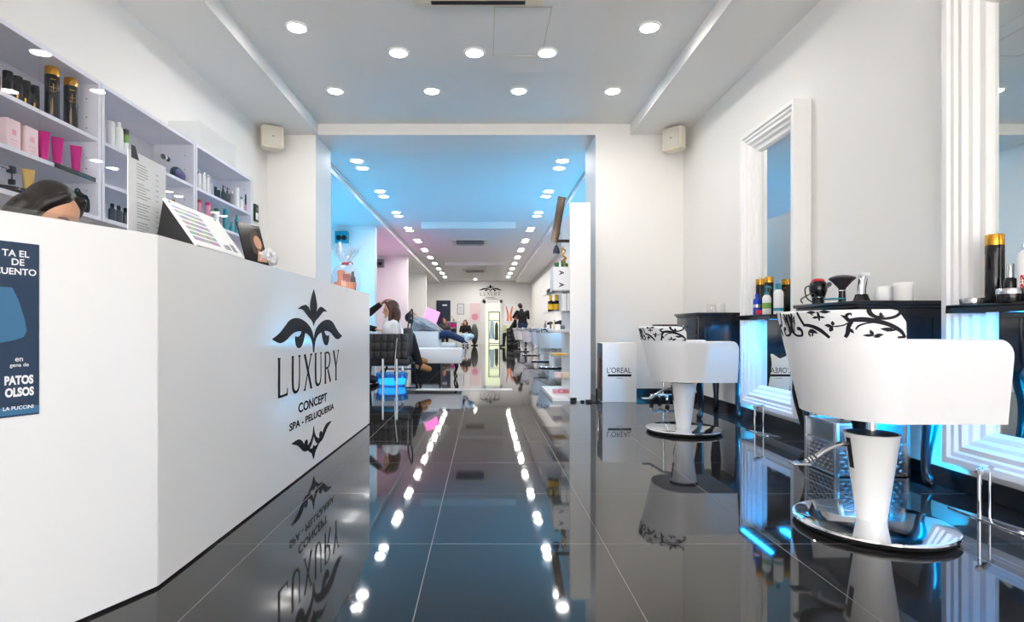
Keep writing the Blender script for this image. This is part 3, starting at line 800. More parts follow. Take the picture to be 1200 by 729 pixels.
# third unit
g = 'bottles on the upper shelf of the far unit'
spec = [(233.5, .150, .0135, 'satin_white', 'steel', 'cyl', 'slim white can, first at the left of the far upper shelf'),
        (238.6, .158, .0135, 'satin_white', 'steel', 'cyl', 'slim white can, second from the left on the far upper shelf'),
        (243.5, .158, .0135, 'satin_white', 'steel', 'cyl', 'slim white can, third from the left on the far upper shelf'),
        (248.5, .105, .014, 'steel', 'steel', 'tube', 'silver tube right of the slim white cans'),
        (252.5, .095, .012, 'black_gloss', 'black_gloss', 'cyl', 'small black bottle right of the silver tube'),
        (256.3, .100, .013, 'black_gloss', 'steel', 'shoulder', 'small black bottle with a silver cap in the far unit'),
        (261.5, .140, .019, 'black_gloss', 'black_matt', 'pump', 'black pump bottle, left of two on the far upper shelf'),
        (266.3, .140, .019, 'smoke_plastic', 'black_matt', 'pump', 'smoke coloured pump bottle, right of the black one'),
        (271.0, .125, .017, 'grey', 'steel', 'cyl', 'grey can with a silver top on the far upper shelf'),
        (277.8, .185, .017, 'satin_white', 'satin_white', 'cyl', 'tall plain white can on the far upper shelf'),
        (282.8, .125, .016, 'satin_white', 'green', 'shoulder', 'white bottle with a green cap on the far upper shelf'),
        (289.0, .172, .023, 'black_gloss', 'black_matt', 'cyl', 'wide black bottle with a pink label at the right end')]
for px, h, r, b_, c_, k, lb in spec:
    bottle(lb, (*on(px, -2.15), Z1), h, r, b_, c_, k, g, name='product_tube' if k == 'tube' else 'bottle', cat='tube' if k == 'tube' else 'bottle', band=(.1, .45, 'pink') if px == 289.0 else None)
g = 'bottles on the lower shelf of the far unit'
spec = [(233.5, .160, .017, 'pink', 'red', 'cyl', 'pink bottle with a red cap, leftmost on the far lower shelf'),
        (243.5, .168, .021, 'pink', 'magenta', 'cyl', 'pink bottle with a magenta cap on the far lower shelf'),
        (253.8, .150, .020, 'satin_white', 'green', 'cyl', 'white bottle with a green cap on the far lower shelf'),
        (264.5, .180, .022, 'teal', 'teal', 'cyl', 'tall teal bottle, left one on the far lower shelf'),
        (271.0, .095, .017, 'teal', 'teal', 'spray', 'small teal spray bottle between the two tall teal bottles'),
        (277.5, .172, .020, 'teal', 'teal', 'shoulder', 'tall teal bottle, right one on the far lower shelf')]
for px, h, r, b_, c_, k, lb in spec:
    bottle(lb, (*on(px, -2.15), Z2), h, r, b_, c_, k, g)
bottle('small white and black tin at the right of the far lower shelf', (*on(287, -2.15), Z2), .05, .033, 'black_gloss', 'satin_white', 'jar', name='tin', cat='tin', capf=.5)
x, y = on(288, -2.17)
t = thing('hair_clip', 'black hair claw clip on the bottom board of the far unit', 'hair clip', (x, y, Z0))
part('jaw', 'black_gloss', t, lambda b: ball(b, (-.012, 0, .022), (.012, .06, .022), 14)); part('jaw', 'black_gloss', t, lambda b: ball(b, (.012, 0, .022), (.012, .06, .022), 14))
# clear box on top of the far unit
t = thing('display_case', 'empty clear acrylic box on top of the far wall shelf', 'display case', (-2.24, 4.55, 2.101))
part('case', 'case_acrylic', t, lambda b: box(b, -.12, .12, -.30, .30, 0, .20), False)
# wall panel beside the shelves
t = thing('wall_control', 'small black and white control panel on the left wall past the shelves', 'control panel', (XL, 5.97, 1.96))
part('back_plate', 'black_gloss', t, lambda b: box(b, .0005, .02, -.05, .05, -.09, .09, bev=.003))
part('display', 'paper', t, lambda b: box(b, .02, .022, -.03, .03, -.07, .0), False)
part('button', 'grey', t, lambda b: lathe(b, [(0, 0), (.014, 0), (.014, .004), (0, .004)], (.02, 0, .045), 14, ax=(1, 0, 0)))

# corner loudspeakers
def corner_speaker(label, loc, ang, reach):
    t = thing('corner_speaker', label, 'speaker', loc, ang, 'loudspeakers in the ceiling corners')
    def cab(b):
        prism(b, [(-.105, -.10), (.105, -.10), (.12, -.02), (.07, .07), (-.07, .07), (-.12, -.02)], -.115, .115)
        bmesh.ops.bevel(b, geom=b.edges[:], offset=.01, segments=2, affect='EDGES')
    part('cabinet', 'cream_plastic', t, cab)
    part('grille', 'speaker_mesh', t, lambda b: box(b, -.088, .088, -.108, -.10, -.098, .098, bev=.003))
    part('badge', 'grey', t, lambda b: box(b, -.012, .012, -.1095, -.108, -.006, .006))
    part('bracket', 'black_matt', t, lambda b: (box(b, -.02, .02, .07, .10, -.03, .03), tube(b, [(0, .085, 0), (0, reach, 0)], .012)))
corner_speaker('cream loudspeaker in the left ceiling corner above the shelves', (-2.26, 6.05, 2.765), .5, .29)
corner_speaker('cream loudspeaker in the right ceiling corner above the consoles', (2.04, 6.06, 2.755), -.8, .235)

# ---------------------------------------------------------------- framed mirrors on the right
def framed_mirror(label, yc):
    t = thing('wall_mirror', label, 'mirror', (XR, yc, .145), 0, 'tall white framed mirrors on the right wall')
    W, H = .806, 2.155
    prof = [(0, .001), (0, .12), (.028, .12), (.036, .108), (.052, .106), (.060, .092), (.082, .097), (.096, .078), (.112, .072), (.124, .052), (.146, .046), (.158, .03), (.160, .012)]
    def fr(b):
        rings = []
        for w, d in prof:
            y0, y1, z0, z1 = -W/2+w, W/2-w, w, H-w
            rings.append([b.verts.new((-d, y, z)) for y, z in ((y0, z0), (y1, z0), (y1, z1), (y0, z1))])
        for A, Q in zip(rings, rings[1:]):
            for k in range(4): b.faces.new((A[k], A[(k+1) % 4], Q[(k+1) % 4], Q[k]))
    part('frame', 'gloss_white' if False else 'satin_white', t, fr, True, 12)
    y = W/2+.004
    part('led_strip', 'led_soft', t, lambda b: box(b, -.105, -.080, y-.0035, y+.0035, .02, .36), False)
    part('mirror_glass', 'mirror', t, lambda b: box(b, -.018, -.008, -W/2+.150, W/2-.150, .150, H-.150), False)
    return t
MC = (4.229, 2.187)
framed_mirror('tall white framed mirror beyond the farther styling chair', MC[0])
framed_mirror('tall white framed mirror at the right edge, by the nearer chair', MC[1])
for yc, w in ((MC[0], 'farther'), (MC[1], 'nearer')):
    t = thing('mirror_shelf', f'narrow black shelf lit blue beneath, across the {w} mirror', 'shelf', (2.18, yc, .85), 0, 'black shelves across the mirrors')
    part('shelf_board', 'black_gloss', t, lambda b: (box(b, -.195, -.03, -.27, .262, -.016, .0, bev=.003), box(b, -.195, -.187, -.27, .262, -.036, -.010), box(b, -.187, -.03, -.27, -.262, -.036, -.010), box(b, -.187, -.03, .254, .262, -.036, -.010)))
    part('bracket', 'steel', t, lambda b: (box(b, -.12, .0, -.20, -.185, -.030, -.016), box(b, -.12, .0, .185, .20, -.030, -.016)), False)
    part('led_strip', 'led_blue', t, lambda b: box(b, -.186, -.140, -.245, .245, -.0200, -.0165), False)

# footrests
for yc, w in ((4.09, 'farther'), (2.235, 'nearer')):
    t = thing('footrest', f'chrome footrest on the floor below the {w} mirror', 'footrest', (1.99, yc, 0), 0, 'chrome footrests')
    part('floor_plate', 'chrome', t, lambda b: box(b, -.05, .05, -.18, .15, .0, .006, bev=.002))
    part('post', 'chrome', t, lambda b: cone(b, (-.045, -.0, .006), (-.045, -.0, .188), .0075, .0075))
    part('post', 'chrome', t, lambda b: cone(b, (.04, .05, .006), (.04, .05, .188), .005, .005))
    part('bar', 'chrome', t, lambda b: (tube(b, [(-.06, -.02, .188), (.055, .06, .188)], .010), ball(b, (-.045, 0, .192), .014, 12), ball(b, (-.01, .02, .19), .014, 12)))
    part('stud', 'chrome', t, lambda b: lathe(b, [(0, .006), (.012, .006), (.010, .014), (0, .016)], (-.035, -.165, 0), 12))
t = thing('pipe_stand', 'thin twin chrome rods standing by the wall behind the nearer chair', 'rod stand', (2.06, 3.57, 0))
part('rod', 'chrome', t, lambda b: cone(b, (-.008, 0, .005), (-.008, 0, .40), .006, .006)); part('rod', 'chrome', t, lambda b: cone(b, (.018, 0, .005), (.018, 0, .40), .006, .006))
part('foot', 'chrome', t, lambda b: lathe(b, [(0, 0), (.04, 0), (.04, .005), (0, .006)], seg=18))
part('top_bar', 'chrome', t, lambda b: tube(b, [(-.04, 0, .40), (.05, 0, .40)], .008))

# ---------------------------------------------------------------- black consoles between the mirrors
def console(label, y0, y1):
    X0, X1 = 1.77, 2.182; cx, cy = (X0+X1)/2, (y0+y1)/2; a, b_ = (X1-X0)/2, (y1-y0)/2
    t = thing('console_cabinet', label, 'cabinet', (cx, cy, 0), 0, 'black consoles between the mirrors')
    part('top', 'black_lacquer', t, lambda b: (box(b, -a-.02, a, -b_-.02, b_+.02, .862, .882, bev=.006), box(b, -a-.008, a, -b_-.008, b_+.008, .848, .862, bev=.003)))
    part('body', 'black_lacquer', t, lambda b: box(b, -a, a-.004, -b_, b_, .54, .848, bev=.006))
    for s in (-1, 1):
        def pan(b):
            y = s*b_
            for q in ((-a+.05, a-.05, .80, .812), (-a+.05, a-.05, .575, .587)): box(b, q[0], q[1], y-.004, y+.004, q[2], q[3], bev=.002)
            for q in ((-a+.05, -a+.062), (a-.062, a-.05)): box(b, q[0], q[1], y-.004, y+.004, .587, .80, bev=.002)
        part('side_moulding', 'black_lacquer', t, pan)
    for z0, z1 in ((.70, .835), (.555, .69)):
        dr = part('drawer', 'black_lacquer', t, lambda b: box(b, -a-.010, -a+.002, -b_+.04, b_-.04, z0, z1, bev=.004))
        part('knob', 'steel', dr, lambda b: lathe(b, [(.006, 0), (.006, .01), (.013, .018), (.009, .026), (0, .027)], (-a-.010, 0, (z0+z1)/2), 14, ax=(-1, 0, 0)))
    for sx in (-1, 1):
        for sy in (-1, 1):
            ox, oy = (sx*(a-.03) if sx < 0 else a-.065), sy*(b_-.03)
            kx = -1 if sx < 0 else .25
            pts = [(ox, oy, .56), (ox+kx*.012, oy+sy*.012, .48), (ox+kx*.022, oy+sy*.02, .40), (ox+kx*.012, oy+sy*.012, .28), (ox-kx*.004, oy-sy*.004, .16), (ox-kx*.006, oy-sy*.006, .07), (ox+kx*.014, oy+sy*.014, .022), (ox+kx*.03, oy+sy*.03, .012)]
            part('leg', 'black_lacquer', t, lambda b: tube(b, pts, [.036, .046, .044, .032, .023, .020, .025, .014], 12, smooth=4))
    def ap(b):
        prism(b, [(-b_+.04, .56), (b_-.04, .56), (b_-.04, .50), (b_-.12, .53), (0, .49), (-b_+.12, .53), (-b_+.04, .50)], -a+.002, -a+.018, Matrix(((0, 0, 1, 0), (1, 0, 0, 0), (0, 1, 0, 0), (0, 0, 0, 1))))
    part('apron', 'black_lacquer', t, ap, False)
    return t
console('black console with curved legs, hair tools on top, behind the nearer chair', 2.69, 3.21)
console('black console with curved legs by the cross wall, white jars on top', 4.71, 5.23)
ZK = .8825
# hair dryer standing nose down
t = thing('hair_dryer', 'black hair dryer with a red end and a looped cord on the console', 'hair dryer', (1.842, 3.14, ZK), .6)
part('body', 'black_gloss', t, lambda b: lathe(b, [(.030, 0), (.031, .03), (.036, .05), (.044, .075), (.045, .095), (.040, .118), (.032, .128)], seg=22))
part('rear_cap', 'red', t, lambda b: lathe(b, [(.033, .126), (.030, .136), (.02, .142), (0, .143)], seg=22))
part('nozzle_ring', 'steel', t, lambda b: lathe(b, [(.0325, .036), (.0335, .038), (.0335, .041), (.0325, .043)], seg=22))
part('handle', 'black_gloss', t, lambda b: tube(b, [(.03, 0, .085), (.09, 0, .105), (.13, 0, .118)], [.018, .016, .013], smooth=4))
part('cord', 'cable', t, lambda b: tube(b, [(-.03, -.02, .075), (-.06, .01, .10), (-.10, .02, .085), (-.12, .0, .03), (-.09, -.03, .006), (-.05, .0, .06), (-.08, .05, .03), (-.11, .03, .006)], .0035, 8, smooth=6))
t = thing('neck_brush', 'black upturned funnel shaped brush on the console', 'brush', (1.905, 3.03, ZK))
part('handle', 'black_gloss', t, lambda b: lathe(b, [(0, 0), (.019, 0), (.018, .02), (.016, .072), (.018, .08)], seg=18))
part('ferrule', 'steel', t, lambda b: lathe(b, [(.0175, .066), (.0182, .067), (.0182, .07), (.0175, .071)], seg=18))
part('bristles', 'smoke_plastic', t, lambda b: lathe(b, [(.016, .078), (.022, .086), (.046, .115), (.064, .132), (.060, .140), (.03, .151), (0, .154)], seg=26))
t = thing('hair_clipper', 'silver and black hair clipper standing in its dock on the console', 'hair clipper', (1.962, 2.96, ZK), .3)
part('dock', 'black_gloss', t, lambda b: (lathe(b, [(0, 0), (.040, 0), (.041, .012), (.034, .026), (.028, .045), (0, .05)], seg=22)))
part('body', 'chrome', t, lambda b: tube(b, [(0, 0, .02), (-.003, 0, .06), (.002, 0, .10), (.014, 0, .14)], [.020, .018, .018, .019], 14, smooth=5))
part('grip', 'black_matt', t, lambda b: tube(b, [(.013, 0, .03), (.011, 0, .07), (.018, 0, .11), (.024, 0, .13)], [.012, .013, .013, .012], 12, smooth=5))
part('comb', 'satin_white', t, lambda b: (box(b, -.012, .036, -.022, .022, .142, .158, bev=.003), [box(b, -.03, -.012, -.021+i*.006, -.018+i*.006, .146, .156) for i in range(8)]))
bottle('low clear dish with blue combs beside the funnel brush', (1.86, 3.03, ZK), .028, .05, 'acrylic', 'teal', 'jar', name='dish', cat='dish', capf=.25)
bottle('white jar with blue print on the console, left of two', (2.035, 2.90, ZK+.004), .076, .040, 'satin_white', 'satin_white', 'jar', 'white jars on the near console', band=(.15, .6, 'paper'), name='jar', cat='jar', capf=.2)
bottle('plain white jar on the console, right of two', (2.065, 2.805, ZK+.004), .090, .042, 'satin_white', 'satin_white', 'jar', 'white jars on the near console', name='jar', cat='jar', capf=.22)
o = tag(obj('tray', B(1.96, 2.16, 2.75, 2.96, ZK, ZK+.003, bev=.001), 'black_matt'), 'thin black mat under the two white jars', 'mat')
bottle('clear tumbler beside the white jar on the farther console', (1.965, 4.93, ZK), .072, .036, 'cellophane', 'cellophane', 'cyl', name='tumbler', cat='glass', capf=.05)
bottle('white lidded jar on the farther console', (2.035, 4.90, ZK), .085, .036, 'satin_white', 'satin_white', 'jar', name='jar', cat='jar', capf=.2)

# products on the mirror shelves
ZH = .8505
g = 'products on the farther mirror shelf'
bottle('small cobalt blue spray bottle on the farther mirror shelf', (2.02, 4.215, ZH), .155, .027, 'blue', 'blue', 'shoulder', g, capf=.2, band=(.35, .5, 'steel'))
tall_black('tall black gold-capped bottle behind the blue one on the farther shelf', (2.085, 4.30, ZH), .272, g)
tall_black('tall black gold-capped bottle behind the teal-capped one on the farther shelf', (2.085, 4.17, ZH), .278, g)
bottle('white bottle with a teal top on the farther mirror shelf', (2.025, 4.08, ZH), .208, .029, 'satin_white', 'teal', 'pump', g, band=(.2, .4, 'lime'))
t = bottle('white and blue bottle at the near end of the farther shelf', (2.06, 3.985, ZH), .215, .032, 'satin_white', 'teal', 'shoulder', g, capf=.2, band=(.1, .2, 'teal'))
bottle('flat red tin at the front of the farther mirror shelf', (2.005, 4.14, ZH), .034, .028, 'red', 'red', 'jar', g, name='tin', cat='tin')
g = 'products on the nearer mirror shelf'
bottle('flat silver tin alone at the far end of the nearer shelf', (2.04, 2.375, ZH), .026, .046, 'steel', 'steel', 'jar', g, name='tin', cat='tin', capf=.5)
tall_black('tall black gold-capped can behind the tins on the nearer shelf', (2.085, 2.325, ZH), .283, g)
bottle('small black bottle with a silver cap on the nearer shelf', (2.075, 2.245, ZH), .155, .023, 'black_gloss', 'steel', 'shoulder', g, capf=.35)
bottle('larger silver and black tin on the nearer mirror shelf', (2.01, 2.175, ZH), .052, .042, 'black_gloss', 'steel', 'jar', g, name='tin', cat='tin', capf=.4)
t = bottle('white aerosol can with red lettering on the nearer shelf', (2.085, 2.185, ZH), .225, .030, 'satin_white', 'steel', 'shoulder', g, capf=.1)
def f(b):
    mp = lambda u, v, o: Vector(((.0303+o)*math.cos(3.9-u/.03), (.0303+o)*math.sin(3.9-u/.03), v))
    text2d(b, 'osis', .085, .022, lambda u, v, o: mp(-v+.02, u+.02, o), 'L', .03, .0004)
part('lettering', 'red', t, f, False)
tall_black('tall black gold-capped can at the right edge of the nearer shelf', (2.10, 2.10, ZH), .283, g)

# beauty case under the near console
t = thing('beauty_case', 'silver quilted beauty case on the floor under the nearer console', 'case', (1.955, 3.0, 0))
def f(b):
    box(b, -.18, .18, -.13, .13, .006, .165, bev=.006); box(b, -.18, .18, -.13, .13, .17, .265, bev=.006)
part('shell', 'quilted_metal', t, f)
def f(b):
    for i in range(9):
        for j in range(6):
            z = .028+j*.022; x = -.15+i*.0375+(.018 if j % 2 else 0)
            if abs(x) < .16: ball(b, (x, -.1305, z), (.014, .004, .010), 8)
    for i in range(6):
        for j in range(6):
            ball(b, (-.1805, -.10+i*.04+(.02 if j % 2 and i < 5 else 0), .028+j*.022), (.004, .014, .010), 8)
part('quilting', 'quilted_metal', t, f)
def f(b):
    for x in (-.18, .18):
        for y in (-.13, .13): box(b, x-.010, x+.010, y-.010, y+.010, .0, .272, bev=.003)
    for z in (.006, .163, .262):
        for y in (-.13, .13): box(b, -.17, .17, y-.007, y+.007, z, z+.010)
        for x in (-.18, .18): box(b, x-.007, x+.007, -.12, .12, z, z+.010)
part('edging', 'steel', t, f)
part('handle', 'black_gloss', t, lambda b: tube(b, [(-.07, 0, .268), (-.06, 0, .30), (0, 0, .312), (.06, 0, .30), (.07, 0, .268)], .010, smooth=5))
part('latch', 'chrome', t, lambda b: (box(b, -.11, -.08, -.142, -.137, .14, .20, bev=.002), box(b, .08, .11, -.142, -.137, .14, .20, bev=.002)))

# ---------------------------------------------------------------- styling chairs
AX, BX, BR = .28, -.06, .235             # front of the arms, where the back starts to curve
SW = .285
def chair_path():
    P = []; n = 12
    for i in range(7): P.append((AX-(.045*(1-math.cos(PI/2*i/6))), -SW))
    for i in range(1, n+1): P.append((AX-.045+(BX-AX+.045)*i/n, -SW))
    for k in range(1, 40):
        a = -PI/2-PI*k/40; P.append((BX+BR*math.cos(a), SW*math.sin(a)))
    return P+[(x, -y) for x, y in reversed(P[:19])]
CP = chair_path()
def arc(P):
    s = [0]
    for a, b in zip(P, P[1:]): s.append(s[-1]+math.hypot(b[0]-a[0], b[1]-a[1]))
    return s
ZB_, ZA_, HB_ = 0., .285, .385        # shell bottom, arm top, back top (above the chair's seat origin)
def lean(p, z):
    f = z/ZA_; k = max(0, (BX-p[0])/BR)
    return Vector((p[0]+k*.075*(1-f), p[1]*(1-.10*max(0, 1-f)*(1 if f < 1 else 0)), z))
def chair_normal(i):
    a = CP[max(0, i-1)]; b = CP[min(len(CP)-1, i+1)]
    d = Vector((b[0]-a[0], b[1]-a[1], 0)).normalized() if (b != a) else Vector((-1, 0, 0))
    return Vector((-d.y, d.x, 0))*-1       # outward? fixed below
def shell_mesh(bm, i0, i1, z0, ztop, th=.052, rnd=.016, mi=0):
    rings = []
    for i in range(i0, i1+1):
        nrm = chair_normal(i)
        p = CP[i]
        if Vector((min(p[0]-BX, 0), p[1], 0)).dot(nrm) < 0: nrm = -nrm
        zt = ztop(i); row = []
        zs = [z0+(zt-rnd-z0)*k/5 for k in range(6)]
        for z in zs: row.append(lean(p, z))
        for k in range(1, 5):
            a = PI/2*k/5; row.append(lean(p, zt-rnd+rnd*math.sin(a))-nrm*(rnd*(1-math.cos(a))))
        q = [lean(p, zt-rnd+rnd*math.sin(PI/2*k/5))-nrm*(th-rnd*(1-math.cos(PI/2*k/5))) for k in range(5, -1, -1)]
        row += q
        for z in reversed(zs[:-1]): row.append(lean(p, z)-nrm*th)
        rings.append([bm.verts.new(v) for v in row])
    n = len(rings[0])
    for A, Q in zip(rings, rings[1:]):
        for k in range(n): bm.faces.new((A[k], A[(k+1) % n], Q[(k+1) % n], Q[k])).material_index = mi
    bm.faces.new(list(reversed(rings[0]))).material_index = mi; bm.faces.new(rings[-1]).material_index = mi
NC = len(CP)
iA = min(range(NC), key=lambda i: abs(CP[i][0]+.085)+(CP[i][1] > 0)*9); iB = NC-1-iA
CS = arc(CP)
def arm_top(i):
    p = CP[i]; d = AX-p[0]; r = .045
    return ZA_-(r-math.sqrt(max(0, r*r-(r-min(d, r))**2)))
def back_top(i):
    d = min(CS[i]-CS[iA], CS[iB]-CS[i]); r = .035
    return HB_-(r-math.sqrt(max(0, r*r-(r-min(d, r))**2)))*1.0
def back_f(u, v, o):
    """damask map: u = length along the back from its right end, v = height above the arms"""
    s = CS[iA]+u; s = min(max(s, CS[iA]+.001), CS[iB]-.001)
    i = max(k for k in range(NC-1) if CS[k] <= s); t = (s-CS[i])/(CS[i+1]-CS[i])
    p = (CP[i][0]*(1-t)+CP[i+1][0]*t, CP[i][1]*(1-t)+CP[i+1][1]*t)
    d = Vector((CP[i+1][0]-CP[i][0], CP[i+1][1]-CP[i][1], 0)).normalized(); nr = Vector((d.y, -d.x, 0))
    if nr.dot(Vector((min(p[0]-BX, 0), p[1], 0))) < 0: nr = -nr
    return lean(p, ZA_+v)+nr*(o+.0006)
UT = CS[iB]-CS[iA]
def damask(bm, mirror):
    def q(x, y):
        u = (1020-x)/900*.44; v = (318-y)/235*.1
        return ((UT-u) if mirror else u, v)
    def k(pts, ws): strokes(bm, [q(*p) for p in pts], [w*.00047 for w in ws], back_f, mi=1, n=5, th=.0006)
    def leaf(a, b, w): k([a, ((a[0]+b[0])/2, (a[1]+b[1])/2), b], [2, w, 2])
    k([(1012, 305), (985, 255), (930, 210), (860, 180), (780, 165), (700, 172)], [16, 26, 30, 34, 36, 22])
    k([(735, 245), (755, 215), (800, 195), (840, 192)], [8, 12, 10, 4]); k([(965, 305), (1010, 300)], [14, 20])
    leaf((960, 250), (870, 238), 30); leaf((940, 225), (905, 262), 18)
    k([(705, 178), (690, 150), (662, 128)], [24, 26, 4]); k([(690, 150), (700, 125), (722, 118), (722, 135)], [20, 18, 12, 4])
    k([(720, 175), (695, 225), (685, 270), (665, 308)], [28, 26, 28, 20]); leaf((695, 230), (722, 275), 24)
    k([(700, 190), (660, 212), (600, 220)], [8, 9, 8]); leaf((600, 218), (545, 208), 26); leaf((600, 215), (605, 175), 26); leaf((600, 220), (570, 262), 30); leaf((600, 218), (640, 220), 10)
    leaf((835, 290), (770, 290), 20); leaf((830, 295), (815, 245), 24); leaf((830, 292), (890, 282), 22); leaf((825, 302), (870, 302), 12)
    leaf((505, 100), (430, 102), 24); leaf((525, 98), (605, 100), 24); k([(515, 95), (518, 130), (515, 172)], [10, 22, 10]); leaf((518, 140), (465, 148), 20); leaf((518, 140), (560, 145), 18); leaf((455, 108), (480, 128), 10)
    k([(822, 82), (828, 120), (860, 148), (905, 158), (955, 145), (985, 115), (975, 88)], [26, 30, 24, 20, 20, 18, 8]); leaf((880, 110), (885, 140), 22); leaf((905, 138), (860, 140), 16)
    k([(342, 95), (358, 150), (380, 205)], [22, 22, 22]); k([(372, 208), (430, 212), (500, 245), (562, 312)], [20, 26, 32, 22]); k([(405, 268), (440, 258), (480, 275)], [6, 34, 6]); leaf((405, 265), (412, 308), 18); leaf((440, 270), (430, 305), 16)
    k([(300, 240), (325, 238), (345, 262), (335, 300)], [26, 30, 24, 20]); k([(335, 298), (280, 298), (235, 270), (205, 210), (205, 110)], [16, 18, 20, 24, 26])
    k([(165, 105), (185, 170), (200, 235), (182, 295)], [20, 22, 24, 18]); k([(140, 130), (165, 200), (178, 262)], [6, 9, 7])
    for a in ((245, 122), (275, 112), (295, 135), (298, 165), (238, 145)): k([(262, 172), a], [5, 10])
    k([(262, 172), (250, 205), (250, 255)], [5, 6, 4]); k([(262, 180), (290, 182), (290, 205)], [6, 8, 4])
def styling_chair(label, loc, rz, raise_, group):
    t = thing('styling_chair', label, 'chair', loc, rz, group)
    zs = .378+raise_
    L = Matrix.Translation((0, 0, zs))
    bm = bmesh.new(); shell_mesh(bm, 0, NC-1, 0, arm_top)
    # underside pan closing the tub
    low = [lean(p, .0) for p in CP]
    prism(bm, [(v.x, v.y*.99) for v in low], .0, .05)
    bm.transform(L); obj('shell', bm, 'leather_white', t, True, 50)
    bm = bmesh.new(); shell_mesh(bm, iA, iB, ZA_-.012, back_top, .052, .014); damask(bm, False); damask(bm, True); bm.transform(L)
    obj('backrest', bm, ['leather_white', 'ink'], t, True, 50, fix=True)
    def seat(b):
        out = []
        for i, p in enumerate(CP):
            v = lean(p, .1); nr = Vector((v.x-.02, v.y, 0)).normalized()
            out.append((min(v.x, AX-.01)*(.82 if v.x < 0 else 1)+0, v.y*.79))
        vs = prism(b, out, .05, .145)
        bmesh.ops.bevel(b, geom=[e for e in b.edges if abs(e.verts[0].co.z-e.verts[1].co.z) < 1e-5 and e.verts[0].co.z > .1], offset=.018, segments=3, affect='EDGES')
        b.transform(L)
    part('seat', 'black_leather', t, seat)
    part('pedestal', 'satin_white', t, lambda b: lathe(b, [(.046, .030), (.049, .032), (.089, .345), (.0925, .352), (.0925, .356), (.0, .3565)], seg=36))
    part('pedestal_cap', 'black_matt', t, lambda b: lathe(b, [(.0, .3566), (.084, .3566), (.084, .358), (0, .358)], seg=36))
    part('piston', 'chrome', t, lambda b: lathe(b, [(.017, .357), (.017, zs+.001), (0, zs+.001)], seg=20))
    part('mounting_plate', 'black_matt', t, lambda b: lathe(b, [(.09, zs-.008), (.10, zs-.004), (.10, zs)], seg=24))
    bp = part('base_plate', 'chrome', t, lambda b: lathe(b, [(.255, .012), (.264, .016), (.267, .022), (.264, .028), (.255, .0305), (.0, .032)], seg=64))
    part('base_underside', 'black_matt', bp, lambda b: lathe(b, [(.0, 0.0), (.24, 0.0), (.256, .006), (.258, .0118), (0, .0119)], seg=48))
    lv_ = part('foot_lever', 'steel', t, lambda b: (tube(b, [(-.07, .02, .312), (-.12, .02, .305), (-.17, .015, .285), (-.205, .01, .262)], [.010, .010, .009, .008], smooth=5),
                                             [lathe(b, [(.009, 0), (.012, .002), (.012, .007), (.009, .009)], (-.212-.012*i, .01, .258-.006*i), 12, ax=(-1, 0, -.5)) for i in range(3)]))
    part('pedal', 'steel', lv_, lambda b: box(b, -.30, -.235, -.018, .035, .234, .244, bev=.005))
    part('lever_slot', 'black_matt', t, lambda b: prism(b, [(-.0898, .338), (-.080, .338), (-.064, .225), (-.0753, .225)], -.011, .011, Matrix(((1, 0, 0, 0), (0, 0, 1, 0), (0, 1, 0, 0), (0, 0, 0, 1)))))
    return t
g = 'white tub styling chairs'
near = styling_chair('white tub chair with a black damask back, nearest on the right', (1.463, 2.15, 0), 0, .052, g)
far_ = styling_chair('white tub chair with a damask back, second along by the console', (1.453, 4.15, 0), 0, .0, g)

# ---------------------------------------------------------------- white display box, cable
t = thing('display_box', 'white display box with black lettering on the floor by the right pier', 'display box', (1.374, 5.91, 0))
part('box', 'satin_white', t, lambda b: box(b, -.173, .173, -.13, .13, .001, .603, bev=.003))
part('picture_side', 'black_gloss', t, lambda b: box(b, -.1755, -.1735, -.125, .125, .01, .598), False)
def f(b):
    poly2d(b, [(-.06, .12), (.04, .10), (.06, .32), (.02, .45), (-.04, .43), (-.02, .3)], plane_f((-.1757, 0, 0), (0, -1, 0), (0, 0, 1)), th=.0005)
part('printed_picture', 'hair_red', t, f, False)
bm = bmesh.new(); tf = plane_f((0, -.1302, 0), (1, 0, 0), (0, 0, 1))
text2d(bm, "L'OREAL", .245, .058, tf, 'C', 0, .0006, (-.005, .297))
obj('lettering', bm, 'ink', t, False)
part('underline', 'ink', t, lambda b: poly2d(b, [(-.12, .262), (.12, .262), (.12, .285), (-.12, .285)], tf), False)
part('small_print', 'grey_text', t, lambda b: poly2d(b, [(-.035, .243), (.035, .243), (.035, .248), (-.035, .248)], tf), False)
t = thing('power_cord', 'black power cord with an inline plug on the floor by the pier', 'power cord', (1.12, 5.80, 0))
part('cord', 'cable', t, lambda b: tube(b, [(-.05, -.02, .006), (.0, -.04, .008), (.05, -.03, .012), (.09, .05, .03), (.115, .16, .06), (.10, .28, .09)], .005, 8, smooth=6))
part('plug', 'black_matt', t, lambda b: box(b, -.09, -.03, -.035, -.0, .0, .026, bev=.005))
part('switch', 'black_matt', t, lambda b: box(b, -.14, -.10, -.02, .01, .0, .018, bev=.004))

